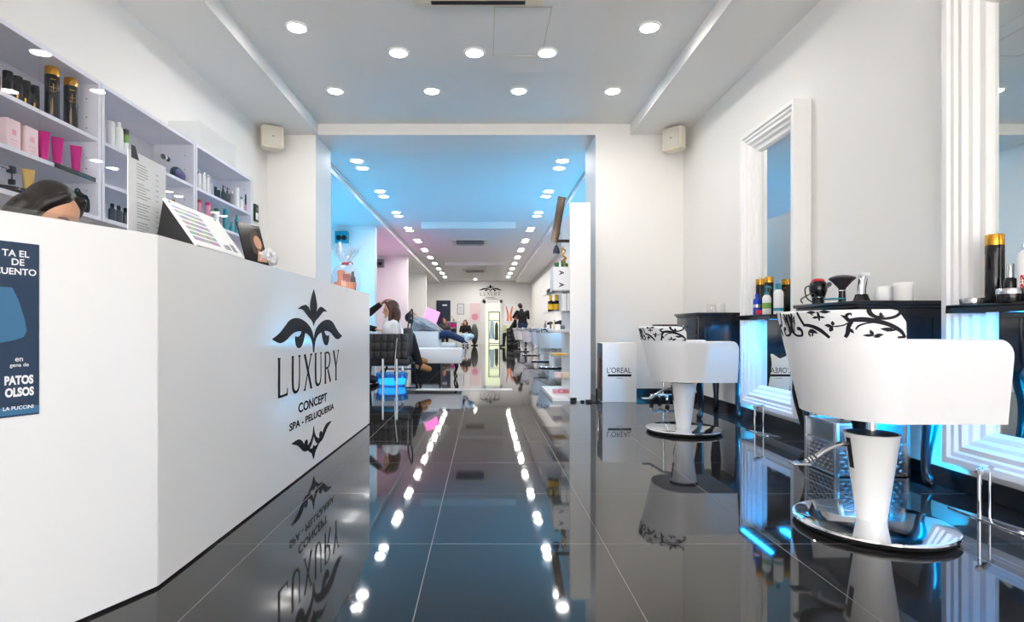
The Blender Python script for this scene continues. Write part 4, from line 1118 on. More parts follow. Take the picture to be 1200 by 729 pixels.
# salon trolley in the right corner
t = thing('salon_trolley', 'slim salon trolley in the corner behind the farther chair', 'trolley', (1.80, 5.72, 0))
part('pole', 'chrome', t, lambda b: cone(b, (0, 0, .09), (0, 0, .79), .011, .011))
part('tray', 'black_matt', t, lambda b: box(b, -.08, .14, -.11, .11, .775, .79, bev=.004))
part('base', 'steel', t, lambda b: (box(b, -.13, .13, -.012, .012, .07, .09, bev=.003), box(b, -.012, .012, -.13, .13, .07, .09, bev=.003)))
for x, y in ((-.12, 0), (.12, 0), (0, -.12), (0, .12)):
    w = part('caster', 'black_matt', t, lambda b: lathe(b, [(0, -.01), (.024, -.01), (.027, 0), (.024, .01), (0, .01)], (x, y, .028), 16, ax=(1, .3, 0)))
    part('fork', 'chrome', w, lambda b: cone(b, (x, y, .045), (x, y, .075), .014, .010))

# ---------------------------------------------------------------- product rack at the opening
t = thing('product_rack', 'white product rack with glass shelves standing in the opening', 'rack', (.886, 5.88, 0))
part('end_panel', 'satin_white', t, lambda b: box(b, 0, .212, 0, .045, .0, 2.05, bev=.002), False)
part('back_panel', 'satin_white', t, lambda b: box(b, .07, .095, .0452, 1.16, .04, 2.05), False)
part('base', 'satin_white', t, lambda b: box(b, -.18, .07, .0, 1.16, 0, .038, bev=.002), False)
for z in (1.155, .94, .706, .461, .22):
    part('glass_shelf', 'acrylic', t, lambda b: box(b, -.165, .07, .05, 1.12, z-.008, z), False)
def rk(x, y): return (.886+x, 5.88+y)
for z, w in ((1.1555, 'lower'), (1.2865, 'upper')):
    q = thing('carton', f'white carton with a black letter on the rack, {w} of two stacked', 'box', (*rk(-.04, .42), z), 0, 'stacked white cartons on the rack')
    part('box', 'paper', q, lambda b: box(b, -.10, .10, -.16, .16, 0, .13, bev=.002), False)
    bm = bmesh.new(); ff = plane_f((0, -.1602, .065), (0, 0, -1), (1, 0, 0))
    text2d(bm, 'A', .05, .055, ff, 'C', .02, .0006, (0, -.04)); obj('lettering', bm, 'ink', q, False)
for dx, dy, w in ((-.09, .38, 'left, lower'), (-.02, .36, 'middle'), (.02, .44, 'right')):
    bottle(f'small dark green pot on top of the white cartons, {w}', (*rk(dx, dy), 1.4168), .055 if w != 'middle' else .085, .026, 'green', 'green', 'jar', 'green pots on the cartons', name='pot', cat='pot', capf=.3)
t = thing('ribbon', 'curly gold ribbon spilling over the green pots on the rack', 'ribbon', (*rk(-.03, .30), 1.42))
part('curl', 'gold', t, lambda b: tube(b, [(.02, -.02, .0), (.0, -.02, .05), (.03, -.03, .09), (-.01, -.02, .12), (.02, -.03, .17), (-.02, -.02, .2)], .008, 8, smooth=6))
part('curl', 'gold', t, lambda b: tube(b, [(-.02, -.03, .06), (.02, -.02, .10), (-.02, -.03, .14), (.0, -.02, .22)], .006, 8, smooth=6))
t = thing('leaning_panel', 'long bronze panel leaning at the top of the product rack', 'panel', (*rk(-.125, .32), 1.69))
k = part('panel', 'bronze', t, lambda b: box(b, -.042, .042, -.012, .012, 0, .50, bev=.004)); k.rotation_euler = (0, .17, 0)
k = part('clear_sheet', 'acrylic', t, lambda b: box(b, -.075, -.032, -.003, .003, -.10, .42), False); k.rotation_euler = (0, .17, 0)
k = part('bracket', 'black_matt', t, lambda b: box(b, .02, .19, .0, .02, .0, .03)); 
t = thing('toy_bag', 'small dark blue pointed bag hanging on the rack', 'bag', (*rk(-.11, .25), 1.56))
part('pouch', 'dark_blue', t, lambda b: lathe(b, [(0, 0), (.038, 0), (.034, .04), (.012, .085), (0, .09)], seg=14))
part('cord', 'cable', t, lambda b: tube(b, [(0, 0, .088), (.02, 0, .16), (.04, .0, .22)], .004, 6))
for dx, dy, w in ((-.135, .55, 'left'), (-.075, .52, 'right')):
    q = bottle(f'yellow and black bottle on the second shelf of the rack, {w} one', (*rk(dx, dy), .9405), .19, .034, 'black_gloss', 'yellow', 'shoulder', 'yellow topped bottles on the rack', capf=.34, band=(.12, .45, 'yellow'))
for dy, w in ((.30, 'nearer'), (.55, 'farther')):
    q = thing('carton', f'tall white carton on the second shelf of the rack, {w} one', 'box', (*rk(.0, dy), .9405), 0, 'tall white cartons on the rack')
    part('box', 'paper', q, lambda b: box(b, -.05, .05, -.06, .06, 0, .185, bev=.002), False); part('stripe', 'grey_text', q, lambda b: box(b, -.004, .004, -.0606, -.06, .0, .185), False)
o = tag(obj('carton', B(-.10, .10, -.14, .14, 0, .055, bev=.003), 'dark_blue'), 'dark blue box beside the white cartons on the top glass shelf', 'box'); o.location = (*rk(-.04, .80), 1.1555)
o = tag(obj('folded_towel', B(-.09, .09, -.25, .25, 0, .035, bev=.012), 'white_cloth'), 'folded white towel on the eye-level shelf of the rack', 'towel'); o.location = (*rk(-.04, .60), .7065)
bottle('small grey jar on the folded towel of the rack', (*rk(-.02, .42), .742), .05, .025, 'grey', 'steel', 'jar', name='jar', cat='jar')
o = tag(obj('magazine', B(-.08, .08, -.11, .11, 0, .012, bev=.002), 'yellow'), 'yellow magazine on the fourth shelf of the rack', 'magazine'); o.location = (*rk(-.05, .5), .4615)
for dx, m_, w in ((-.09, 'pale_pink', 'pale pink'), (-.01, 'beige', 'beige')):
    o = tag(obj('carton', B(-.035, .035, -.09, .09, 0, .05, bev=.003), m_), f'flat {w} carton on the lowest glass shelf of the rack', 'box', 'small cartons low on the rack'); o.location = (*rk(dx, .35), .2205)
for dx, w in ((-.10, 'left'), (-.04, 'middle'), (.02, 'right')):
    o = tag(obj('carton', B(-.024, .024, -.05, .05, 0, .04, bev=.003), 'pink'), f'small pink carton on the base of the rack, {w} of three', 'box', 'pink cartons on the rack base'); o.location = (*rk(dx, .42), .0385)

# ---------------------------------------------------------------- people
def remeshed(bm, vox, sm=4):
    me = bpy.data.meshes.new('form'); bm.to_mesh(me); bm.free()
    ob = bpy.data.objects.new('form', me); C.objects.link(ob)
    r = ob.modifiers.new('r', 'REMESH'); r.mode = 'VOXEL'; r.voxel_size = vox
    s = ob.modifiers.new('s', 'SMOOTH'); s.factor = .5; s.iterations = sm
    dg = bpy.context.evaluated_depsgraph_get(); dg.update()
    out = bpy.data.meshes.new_from_object(ob.evaluated_get(dg))
    bpy.data.objects.remove(ob); bpy.data.meshes.remove(me)
    return out
def mesh_obj(name, me, m, parent):
    me.name = name; me.materials.clear(); me.materials.append(M[m])
    for p in me.polygons: p.use_smooth = True
    o = bpy.data.objects.new(name, me); C.objects.link(o); o.parent = parent
    return o
V = Vector
def limb(bm, pts, rs, add=0.):
    for (a, b), (r0, r1) in zip(zip(pts, pts[1:]), zip(rs, rs[1:])): capsule(bm, a, b, r0+add, r1+add, 12)
def hand(bm, wrist, d, n, s=1.):
    """palm, four unequal bent fingers and a side thumb; d = pointing direction, n = palm normal"""
    d, n = V(d).normalized(), V(n).normalized(); n = (n-d*n.dot(d)).normalized(); w = d.cross(n)
    w0 = V(wrist)
    for k in (-.028, -.010, .010, .026): capsule(bm, w0+w*k*.6*s, w0+d*.085*s+w*k*s, .013*s, .0115*s, 8)
    for k, l in ((-.030, .062), (-.011, .080), (.010, .086), (.030, .074)):
        a = w0+d*.085*s+w*k*s; b = a+(d*.55*l+n*.12*l)*s; c = b+(d*.36*l+n*.34*l)*s
        capsule(bm, a, b, .0095*s, .0088*s, 8); capsule(bm, b, c, .0088*s, .0075*s, 8)
    a = w0+d*.022*s+w*.026*s; b = a+(d*.030+w*.034+n*.01)*s; c = b+(d*.032+w*.008+n*.012)*s
    capsule(bm, a, b, .0125*s, .011*s, 8); capsule(bm, b, c, .011*s, .009*s, 8)
def person(label, J, face, hair, top, legs, shoes, vox=.008, group=None, hairlen=0., sleeves=True, hands=True, bun=False, legm=None):
    """J: joints in world space (pelvis, chest, neck, head, shoulder/elbow/hand L R, hip/knee/ankle/toe L R)"""
    base = V(J['pelvis']); t = thing('person', label, 'person', (base.x, base.y, 0), 0, group)
    off = V((base.x, base.y, 0)); J = {k: V(v)-off for k, v in J.items()}
    f = V(face).normalized(); up = (J['head']-J['neck']).normalized(); sd = f.cross(up).normalized(); upf = sd.cross(f).normalized()
    Rm = Matrix((sd, f, upf)).transposed().to_4x4()
    h = J['head']
    def W(a, b, c): return h+sd*a+f*b+upf*c
    torso_ax = (J['sl']-J['sr']).normalized()
    def torso(bm, add=0.):
        for k in (-1, 1):
            limb(bm, [J['pelvis']+torso_ax*k*.075, (J['pelvis']+J['chest'])/2+torso_ax*k*.055, J['chest']+torso_ax*k*.075], [.105, .095, .105], add)
            limb(bm, [J['chest']+torso_ax*k*.07, (J['sl'] if k > 0 else J['sr'])*.86+J['chest']*.14], [.095, .06], add)
        limb(bm, [J['chest'], J['neck']], [.10, .058], add)
    def arms(bm, add=0., upto=1.):
        for s in 'lr':
            a, b, c = J['s'+s], J['e'+s], J['h'+s]
            limb(bm, [a, b], [.05, .040], add); limb(bm, [b, b+(c-b)*upto], [.040, .040-.012*upto], add)
    def leg(bm, add=0.):
        for s in 'lr':
            limb(bm, [J['p'+s], J['k'+s], J['a'+s]], [.082, .058, .040], add)
    def feet(bm, add=0.):
        for s in 'lr':
            limb(bm, [J['a'+s], J['t'+s]], [.040, .032], add); ball(bm, J['a'+s]-(J['t'+s]-J['a'+s]).normalized()*.02, .04+add, 12)
    bm = bmesh.new(); torso(bm); arms(bm); leg(bm); feet(bm)
    limb(bm, [J['neck']-up*.03, h-upf*.05], [.056, .052])
    ball(bm, W(0, -.012, .022), (.074, .092, .092), 24, mtx=Rm); ball(bm, W(0, .018, -.045), (.056, .066, .068), 20, mtx=Rm)
    limb(bm, [W(0, .078, .012), W(0, .098, -.022)], [.010, .015]); limb(bm, [W(0, .066, -.072), W(0, .070, -.085)], [.022, .022])
    limb(bm, [W(-.02, .072, -.05), W(.02, .072, -.05)], [.012, .012])
    for s in (-1, 1): ball(bm, W(s*.074, -.008, -.008), (.012, .022, .034), 12, mtx=Rm)
    if hands:
        for s in 'lr':
            d = (J['h'+s]-J['e'+s]).normalized(); hand(bm, J['h'+s], d, V((0, 0, -1)) if abs(d.z) < .8 else f)
    mesh_obj('body', remeshed(bm, vox, 3), 'skin', t)
    bm = bmesh.new(); torso(bm, .012); arms(bm, .010, .92 if sleeves else .0)
    mesh_obj('top', remeshed(bm, max(vox, .010), 4), top, t)
    bm = bmesh.new(); leg(bm, .010); limb(bm, [J['pl'], J['pr']], [.115, .115])
    mesh_obj('trousers', remeshed(bm, max(vox, .010), 4), legs, t)
    bm = bmesh.new(); feet(bm, .008)
    mesh_obj('shoes', remeshed(bm, max(vox, .010), 3), shoes, t)
    # hair: a cap that leaves the face free, plus a fall
    bm = bmesh.new()
    ball(bm, W(0, -.026, .036), (.082, .092, .092), 24, mtx=Rm); ball(bm, W(0, -.045, -.01), (.080, .070, .092), 20, mtx=Rm)
    for s in (-1, 1): limb(bm, [W(s*.035, .045, .098), W(s*.068, .022, .05), W(s*.074, -.008, -.05)], [.018, .018, .018 if hairlen else .010])
    if hairlen:
        ball(bm, W(0, -.062, -.05), (.086, .066, .115), 20, mtx=Rm)
        for s in (-1, 1): ball(bm, W(s*.062, -.028, -.04), (.028, .05, .085), 14, mtx=Rm)
        for s in (-1, -.5, 0, .5, 1):
            limb(bm, [W(s*.055, -.06, .0), W(s*.062, -.07, -.045), W(s*.066, -.07, -.045)+V((0, 0, -hairlen-.08))], [.045, .044, .022])
        for s in (-1, 1): limb(bm, [W(s*.078, .0, -.03), W(s*.085, .025, -.14), W(s*.08, .035, -.14)+V((0, 0, -hairlen*.7))], [.03, .03, .016])
    mesh_obj('hair', remeshed(bm, max(.008, vox), 4), hair, t)
    for s in (-1, 1):
        part('eye', 'eye_dark', t, lambda b: ball(b, W(s*.032, .078, .002), (.013, .006, .006), 12, mtx=Rm))
        part('eyebrow', hair, t, lambda b: tube(b, [W(s*.014, .086, .022), W(s*.034, .084, .028), W(s*.052, .072, .021)], [.003, .004, .002], 8, smooth=3))
    part('mouth', 'lips', t, lambda b: ball(b, W(0, .080, -.052), (.022, .008, .007), 12, mtx=Rm))
    return t

# receptionist: seated behind the angled end, head bent, face to the right
x0, y0 = -1.605, 2.075
person('person with straight dark hair seated behind the counter, only the bent head showing',
       dict(pelvis=(x0-.10, y0-.05, .52), chest=(x0-.05, y0-.03, .86), neck=(x0-.01, y0, .99), head=(x0+.02, y0+.01, 1.158),
            sl=(x0-.14, y0+.14, .93), sr=(x0+.05, y0-.19, .93), el=(x0-.02, y0+.24, .70), er=(x0+.18, y0-.16, .70), hl=(x0+.22, y0+.18, .70), hr=(x0+.30, y0-.05, .72),
            pl=(x0-.14, y0+.06, .50), pr=(x0-.06, y0-.14, .50), kl=(x0+.26, y0+.20, .48), kr=(x0+.32, y0-.02, .48), al=(x0+.27, y0+.2, .08), ar=(x0+.33, y0-.02, .08), tl=(x0+.40, y0+.26, .045), tr=(x0+.46, y0+.04, .045)),
       (.84, -.12, -.46), 'hair_dark', 'black_fabric', 'black_fabric', 'black_matt', .006, hairlen=.16)
t = thing('stool', 'black round stool under the seated receptionist behind the counter', 'stool', (x0-.11, y0-.06, 0))
part('seat', 'black_leather', t, lambda b: lathe(b, [(0, .36), (.17, .36), (.18, .37), (.18, .395), (.16, .405), (0, .407)], seg=24))
part('post', 'chrome', t, lambda b: cone(b, (0, 0, .03), (0, 0, .36), .025, .02)); part('base', 'chrome', t, lambda b: lathe(b, [(0, 0), (.18, 0), (.18, .012), (.03, .03), (0, .03)], seg=24))
# dark screen edge beside her
t = thing('monitor', 'black screen edge beside the receptionist, just above the counter', 'monitor', (-1.42, 2.02, 1.016), .5)
part('screen', 'black_gloss', t, lambda b: box(b, -.008, .008, -.02, .16, .02, .085, bev=.003)); part('stand', 'black_matt', t, lambda b: (box(b, -.05, .05, .02, .12, 0, .006), box(b, -.006, .006, .06, .08, .006, .03)))

# sofa with a tufted back just past the opening
t = thing('tufted_sofa', 'black tufted low sofa with chrome legs beyond the counter', 'sofa', (-1.36, 6.99, 0))
def f(b):
    W, nc = .84, 10
    box(b, -.42, .42, .0, .10, .375, .685, bev=.012)
    cw = .84/nc; rh = .31/3
    for i in range(nc):
        for j in range(3):
            x = -.42+cw*(i+.5); z = .375+rh*(j+.5)
            vs = box(b, x-cw*.47, x+cw*.47, -.024, .01, z-rh*.46, z+rh*.46, bev=.014)
part('backrest', 'black_leather', t, f)
part('seat', 'black_leather', t, lambda b: box(b, -.42, .42, .10, .62, .28, .40, bev=.03))
for x, y in ((-.33, .03), (.11, .03), (.28, .03), (-.33, .55), (.28, .55)):
    part('leg', 'chrome', t, lambda b: cone(b, (x, y, 0), (x, y, .38 if y < .1 else .28), .016, .018))
part('frame_bar', 'chrome', t, lambda b: tube(b, [(.27, -.03, .10), (.275, -.034, .40), (.30, -.045, .635)], .011, smooth=5))

wx, wy = -1.19, 7.38
person('person with long brown hair and a white sleeved top seated on the tufted sofa',
       dict(pelvis=(wx-.02, wy+.02, .46), chest=(wx-.01, wy, .74), neck=(wx-.02, wy, .87), head=(wx-.025, wy, .99), sl=(wx+.03, wy+.16, .80), sr=(wx+.04, wy-.14, .80),
            el=(wx-.05, wy+.22, .58), er=(wx+.04, wy-.13, .55), hl=(wx-.2, wy+.18, .60), hr=(wx-.18, wy-.05, .58),
            pl=(wx+.02, wy+.10, .46), pr=(wx+.02, wy-.06, .46), kl=(wx+.20, wy+.22, .60), kr=(wx+.22, wy+.10, .64), al=(wx+.30, wy+.22, .335), ar=(wx+.345, wy+.10, .255), tl=(wx+.40, wy+.24, .31), tr=(wx+.46, wy+.12, .215)),
       (-.93, -.2, -.12), 'hair_brown', 'white_cloth', 'black_fabric', 'tan_suede', .008, hairlen=.13)
sx_, sy_ = -1.96, 7.74
person('person in black reaching an arm to the brown-haired head, mostly behind the counter',
       dict(pelvis=(sx_, sy_, .55), chest=(sx_+.06, sy_, .86), neck=(sx_+.08, sy_, 1.08), head=(sx_+.10, sy_, 1.22), sl=(sx_+.10, sy_+.18, 1.02), sr=(sx_+.15, sy_-.16, 1.04),
            el=(sx_+.26, sy_+.14, .78), er=(sx_+.46, sy_-.30, .955), hl=(sx_+.48, sy_+.05, .74), hr=(sx_+.61, sy_-.34, 1.065),
            pl=(sx_, sy_+.1, .53), pr=(sx_, sy_-.1, .53), kl=(sx_+.36, sy_+.14, .50), kr=(sx_+.36, sy_-.10, .50), al=(sx_+.34, sy_+.14, .08), ar=(sx_+.34, sy_-.1, .08), tl=(sx_+.48, sy_+.15, .045), tr=(sx_+.48, sy_-.1, .045)),
       (.95, -.1, -.2), 'hair_dark', 'black_fabric', 'black_fabric', 'black_matt', .009)
t = thing('stool', 'low black stool under the person reaching out beyond the counter', 'stool', (sx_, sy_, 0))
part('seat', 'black_leather', t, lambda b: lathe(b, [(0, .39), (.17, .39), (.18, .40), (.18, .425), (0, .43)], seg=20)); part('post', 'chrome', t, lambda b: cone(b, (0, 0, .03), (0, 0, .39), .025, .02)); part('base', 'chrome', t, lambda b: lathe(b, [(0, 0), (.18, 0), (.18, .012), (0, .03)], seg=20))
t = thing('handbag', 'black handbag with a tall loop handle beside the seated brown-haired person', 'handbag', (-.985, 7.38, .40))
part('pouch', 'black_leather', t, lambda b: (box(b, -.055, .055, -.10, .10, .0, .36, bev=.03)))
part('handle', 'black_leather', t, lambda b: tube(b, [(.0, -.05, .35), (.02, -.045, .50), (.045, 0, .60), (.05, .045, .50), (.03, .05, .35)], .010, smooth=6))
# basin added to stand for the blue glow on the floor
t = thing('glow_basin', 'added basin glowing blue on the floor beneath the tufted sofa', 'foot basin', (-1.20, 7.42, 0))
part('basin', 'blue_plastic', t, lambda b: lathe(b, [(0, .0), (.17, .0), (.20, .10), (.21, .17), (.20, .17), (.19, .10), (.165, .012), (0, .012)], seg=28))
part('basin_glow', 'basin_blue', t, lambda b: lathe(b, [(0, .03), (.165, .03), (.18, .09), (0, .092)], seg=28))

# white bench and recliner
t = thing('bench', 'long white padded bench with black curved legs past the tufted sofa', 'bench', (-1.0, 8.75, 0))
part('cushion', 'leather_white', t, lambda b: box(b, -.66, .66, -.26, .26, .225, .45, bev=.03))
for x in (-.55, -.02, .56):
    for y in (-.2, .2):
        part('leg', 'black_lacquer', t, lambda b: tube(b, [(x, y, .23), (x+.02, y, .16), (x-.01, y, .06), (x+.005, y, .0)], [.022, .018, .012, .014], smooth=4))
part('stretcher', 'black_lacquer', t, lambda b: box(b, -.55, -.02, -.21, -.19, .13, .15))
t = thing('spa_recliner', 'pale blue-white spa recliner beyond the white bench', 'recliner', (-1.03, 10.2, 0))
part('arm_panel', 'leather_white', t, lambda b: box(b, -.26, .24, -.32, -.22, .22, .70, bev=.03)); part('arm_panel', 'leather_white', t, lambda b: box(b, -.26, .24, .22, .32, .22, .70, bev=.03))
part('seat', 'leather_white', t, lambda b: box(b, -.30, .26, -.22, .22, .30, .52, bev=.03))
part('leg_rest', 'leather_white', t, lambda b: box(b, .26, .52, -.2, .2, .38, .50, bev=.03))
k = part('back', 'leather_white', t, lambda b: box(b, -.10, .04, -.22, .22, .0, .62, bev=.03)); k.location = (-.30, 0, .40); k.rotation_euler = (0, -.55, 0)
part('base', 'black_matt', t, lambda b: box(b, -.26, .26, -.2, .2, 0, .30, bev=.01))
rx, ry = -1.00, 10.2
person('person lying back on the spa recliner under a grey-blue blanket, in jeans',
       dict(pelvis=(rx-.02, ry, .62), chest=(rx-.16, ry, .77), neck=(rx-.24, ry, .86), head=(rx-.29, ry, .945), sl=(rx-.18, ry+.18, .84), sr=(rx-.18, ry-.18, .84),
            el=(rx-.04, ry+.22, .74), er=(rx-.04, ry-.22, .78), hl=(rx+.12, ry+.12, .74), hr=(rx+.12, ry-.12, .76), pl=(rx, ry+.09, .60), pr=(rx, ry-.09, .60),
            kl=(rx+.34, ry+.10, .66), kr=(rx+.34, ry-.10, .66), al=(rx+.66, ry+.1, .52), ar=(rx+.66, ry-.1, .52), tl=(rx+.72, ry+.11, .62), tr=(rx+.72, ry-.11, .62)),
       (.6, 0, .75), 'hair_dark', 'blanket', 'denim', 'white_cloth', .012)
bm = bmesh.new(); blob(bm, (0, 0, 0), (.30, .30, .10), .25, 9, 26)
o = tag(obj('blanket', bm, 'blanket'), 'grey-blue blanket heaped over the person on the recliner', 'blanket'); o.location = (rx-.02, ry, .80); o.rotation_euler = (0, .45, 0)
t = thing('light_panel', 'glowing pink tilted light panel over the spa recliner', 'lamp', (-.98, 10.45, 0))
k = part('panel', 'lamp_pink', t, lambda b: box(b, -.13, .13, -.02, .02, -.145, .145, bev=.012)); k.location = (0, 0, .955); k.rotation_euler = (0, .35, 0)
part('arm', 'steel', t, lambda b: tube(b, [(-.02, .14, 0.02), (-.02, .14, .80), (-.01, .06, .92), (0, .022, .95)], .012, smooth=5)); part('base', 'steel', t, lambda b: lathe(b, [(0, 0), (.13, 0), (.13, .015), (0, .025)], (-.02, .14, 0), 20))
bm = bmesh.new(); blob(bm, (0, 0, 0), (.12, .13, .06), .3, 4, 20)
o = tag(obj('towel', bm, 'towel_blue'), 'pale blue towel over the feet at the end of the recliner', 'towel'); o.location = (rx+.70, ry, .60)

# unseen blue and pink bay uplighters; right pair added to even out the blue
for x, y, m_, nm in ((-3.0, 9.0, 'uplight_blue', 'blue floor uplighter in the first bay, nearer one'), (-3.0, 10.8, 'uplight_blue', 'blue floor uplighter in the first bay, farther one'), (1.86, 8.9, 'uplight_blue', 'unseen blue uplighter added behind the right pier, nearer one'), (1.86, 10.7, 'uplight_blue', 'unseen blue uplighter added by the right wall, farther one'), (-3.1, 14.6, 'uplight_pink', 'pink floor uplighter in the second bay')):
    t = thing('floor_uplighter', nm, 'lamp', (x, y, 0), 0, 'coloured uplighters in the bays')
    part('housing', 'black_matt', t, lambda b: box(b, -.16, .16, -.35, .35, 0, .50, bev=.01)); part('lens', m_, t, lambda b: box(b, -.14, .14, -.32, .32, .5005, .51), False)
t = thing('wall_speaker', 'small dark box speaker high on the first rear partition', 'speaker', (-2.98, 12.0, 2.66))
part('cabinet', 'teal', t, lambda b: box(b, -.13, .13, -.16, -.001, -.12, .12, bev=.01)); part('driver', 'black_matt', t, lambda b: (lathe(b, [(0, 0), (.05, 0), (.055, .006), (0, .008)], (-.05, -.16, -.02), 16, ax=(0, -1, 0)), lathe(b, [(0, 0), (.05, 0), (.055, .006), (0, .008)], (.06, -.16, -.02), 16, ax=(0, -1, 0))))
t = thing('wall_speaker', 'small grey box speaker high on the second rear partition', 'speaker', (-3.15, 17.1, 2.70))
part('cabinet', 'grey', t, lambda b: box(b, -.15, .15, -.16, -.001, -.12, .12, bev=.01)); part('driver', 'black_matt', t, lambda b: (lathe(b, [(0, 0), (.05, 0), (.055, .006), (0, .008)], (-.05, -.16, -.02), 16, ax=(0, -1, 0)), lathe(b, [(0, 0), (.05, 0), (.055, .006), (0, .008)], (.06, -.16, -.02), 16, ax=(0, -1, 0))))

# far styling stations on the right
for x, y, w in ((1.30, 10.9, 'third along the right side, past the product rack'), (1.33, 13.0, 'fourth along the right side, in front of the worktop'), (1.32, 16.0, 'fifth along the right side, deep in the rear room'), (1.24, 18.6, 'last of the row, near the man in black')):
    dup(far_, (x, y, 0), 0, 'white tub styling chair '+w)
t = thing('worktop', 'long white worktop along the right wall of the rear room', 'worktop', (1.94, 14.6, 0))
part('top', 'satin_white', t, lambda b: box(b, -.26, .255, -3.2, 4.4, .68, .73, bev=.004))
for y in (-3.0, -.5, 2.0, 4.2): part('support', 'satin_white', t, lambda b: box(b, -.2, .25, y-.02, y+.02, 0, .68))
for i, (x, y, w) in enumerate(((1.80, 11.9, 'nearest'), (1.80, 13.6, 'middle'), (1.80, 15.6, 'farthest'))):
    q = thing('hair_dryer', f'black hair dryer on the long white worktop, {w} of three', 'hair dryer', (x, y, .7305), .5*i, 'hair dryers on the worktop')
    part('barrel', 'black_gloss', q, lambda b: tube(b, [(-.12, 0, .15), (.02, 0, .17), (.10, 0, .165)], [.035, .05, .045], 14)); part('handle', 'black_gloss', q, lambda b: tube(b, [(.03, 0, .15), (.05, 0, .04), (.05, 0, .012)], [.022, .02, .022], 10))
for i, (x, y, m_, w) in enumerate(((1.76, 12.5, 'olive', 'olive'), (1.78, 14.5, 'beige', 'beige'), (1.78, 16.6, 'grey', 'grey'))):
    bottle(f'tall {w} bottle on the long white worktop', (x, y, .7305), .24, .04, m_, 'black_matt', 'pump', 'bottles on the worktop')

px_, py_ = 1.52, 22.5
person('man in a black shirt standing with his back turned at the far right',
       dict(pelvis=(px_, py_, .95), chest=(px_-.02, py_, 1.27), neck=(px_-.05, py_, 1.48), head=(px_-.10, py_+.03, 1.63), sl=(px_-.22, py_+.02, 1.42), sr=(px_+.20, py_, 1.42),
            el=(px_-.36, py_+.16, 1.20), er=(px_+.24, py_+.12, 1.16), hl=(px_-.42, py_+.36, 1.22), hr=(px_+.02, py_+.34, 1.16), pl=(px_-.1, py_, .92), pr=(px_+.1, py_, .92),
            kl=(px_-.11, py_+.02, .5), kr=(px_+.11, py_+.02, .5), al=(px_-.12, py_, .085), ar=(px_+.12, py_, .085), tl=(px_-.13, py_+.14, .045), tr=(px_+.13, py_+.14, .045)),
       (-.35, .9, -.2), 'hair_dark', 'black_fabric', 'denim', 'black_matt', .014, sleeves=False)
cx_, cy_ = 1.12, 22.8
person('person in a black cape seated before the standing man, reddish hair',
       dict(pelvis=(cx_, cy_, .55), chest=(cx_+.08, cy_, .88), neck=(cx_+.12, cy_, 1.06), head=(cx_+.14, cy_, 1.20), sl=(cx_+.08, cy_+.18, .98), sr=(cx_+.08, cy_-.18, .98),
            el=(cx_-.06, cy_+.22, .76), er=(cx_-.06, cy_-.22, .76), hl=(cx_-.22, cy_+.1, .70), hr=(cx_-.22, cy_-.1, .70), pl=(cx_, cy_+.1, .53), pr=(cx_, cy_-.1, .53),
            kl=(cx_-.32, cy_+.12, .52), kr=(cx_-.32, cy_-.12, .52), al=(cx_-.34, cy_+.12, .08), ar=(cx_-.34, cy_-.12, .08), tl=(cx_-.47, cy_+.12, .045), tr=(cx_-.47, cy_-.12, .045)),
       (-.9, -.3, -.1), 'hair_red', 'black_fabric', 'black_fabric', 'black_matt', .014)
t = thing('armchair', 'black armchair under the caped person at the far right', 'armchair', (cx_+.02, cy_, 0))
part('seat', 'black_leather', t, lambda b: box(b, -.25, .22, -.25, .25, .2, .44, bev=.03)); part('backrest', 'black_leather', t, lambda b: box(b, .19, .29, -.25, .25, .40, .85, bev=.03)); part('base', 'black_matt', t, lambda b: box(b, -.2, .2, -.2, .2, 0, .2))
t = thing('drawer_trolley', 'tall black drawer trolley left of the caped person', 'trolley', (.98, 21.6, 0))
part('body', 'black_matt', t, lambda b: box(b, -.13, .13, -.18, .18, .06, .76, bev=.01))
for i in range(4): part('drawer', 'black_gloss', t, lambda b: box(b, -.12, .12, -.19, -.178, .10+i*.16, .24+i*.16, bev=.004))
for x in (-.1, .1):
    for y in (-.15, .15): part('caster', 'black_matt', t, lambda b: ball(b, (x, y, .03), .03, 10))
ux, uy = -.80, 24.3
person('person in a black jacket and white trousers sitting near the far wall',
       dict(pelvis=(ux, uy, .48), chest=(ux, uy-.03, .76), neck=(ux, uy-.03, .90), head=(ux-.01, uy-.06, 1.0), sl=(ux+.17, uy-.03, .83), sr=(ux-.17, uy-.03, .83),
            el=(ux+.22, uy-.12, .6), er=(ux-.22, uy-.1, .62), hl=(ux+.08, uy-.28, .58), hr=(ux-.16, uy-.2, .86), pl=(ux+.1, uy, .46), pr=(ux-.1, uy, .46),
            kl=(ux+.1, uy-.42, .48), kr=(ux-.08, uy-.42, .48), al=(ux+.1, uy-.42, .08), ar=(ux-.06, uy-.4, .08), tl=(ux+.1, uy-.55, .045), tr=(ux-.08, uy-.53, .045)),
       (-.3, -.9, -.1), 'hair_brown', 'black_fabric', 'white_cloth', 'black_matt', .014, hairlen=.1)
t = thing('stool', 'small white stool under the person by the far wall', 'stool', (ux, uy+.02, 0))
part('seat', 'leather_white', t, lambda b: lathe(b, [(0, .30), (.18, .30), (.18, .36), (0, .37)], seg=16)); part('base', 'steel', t, lambda b: lathe(b, [(0, 0), (.16, 0), (.03, .03), (.025, .30), (0, .30)], seg=16))
vx, vy = -1.62, 23.4
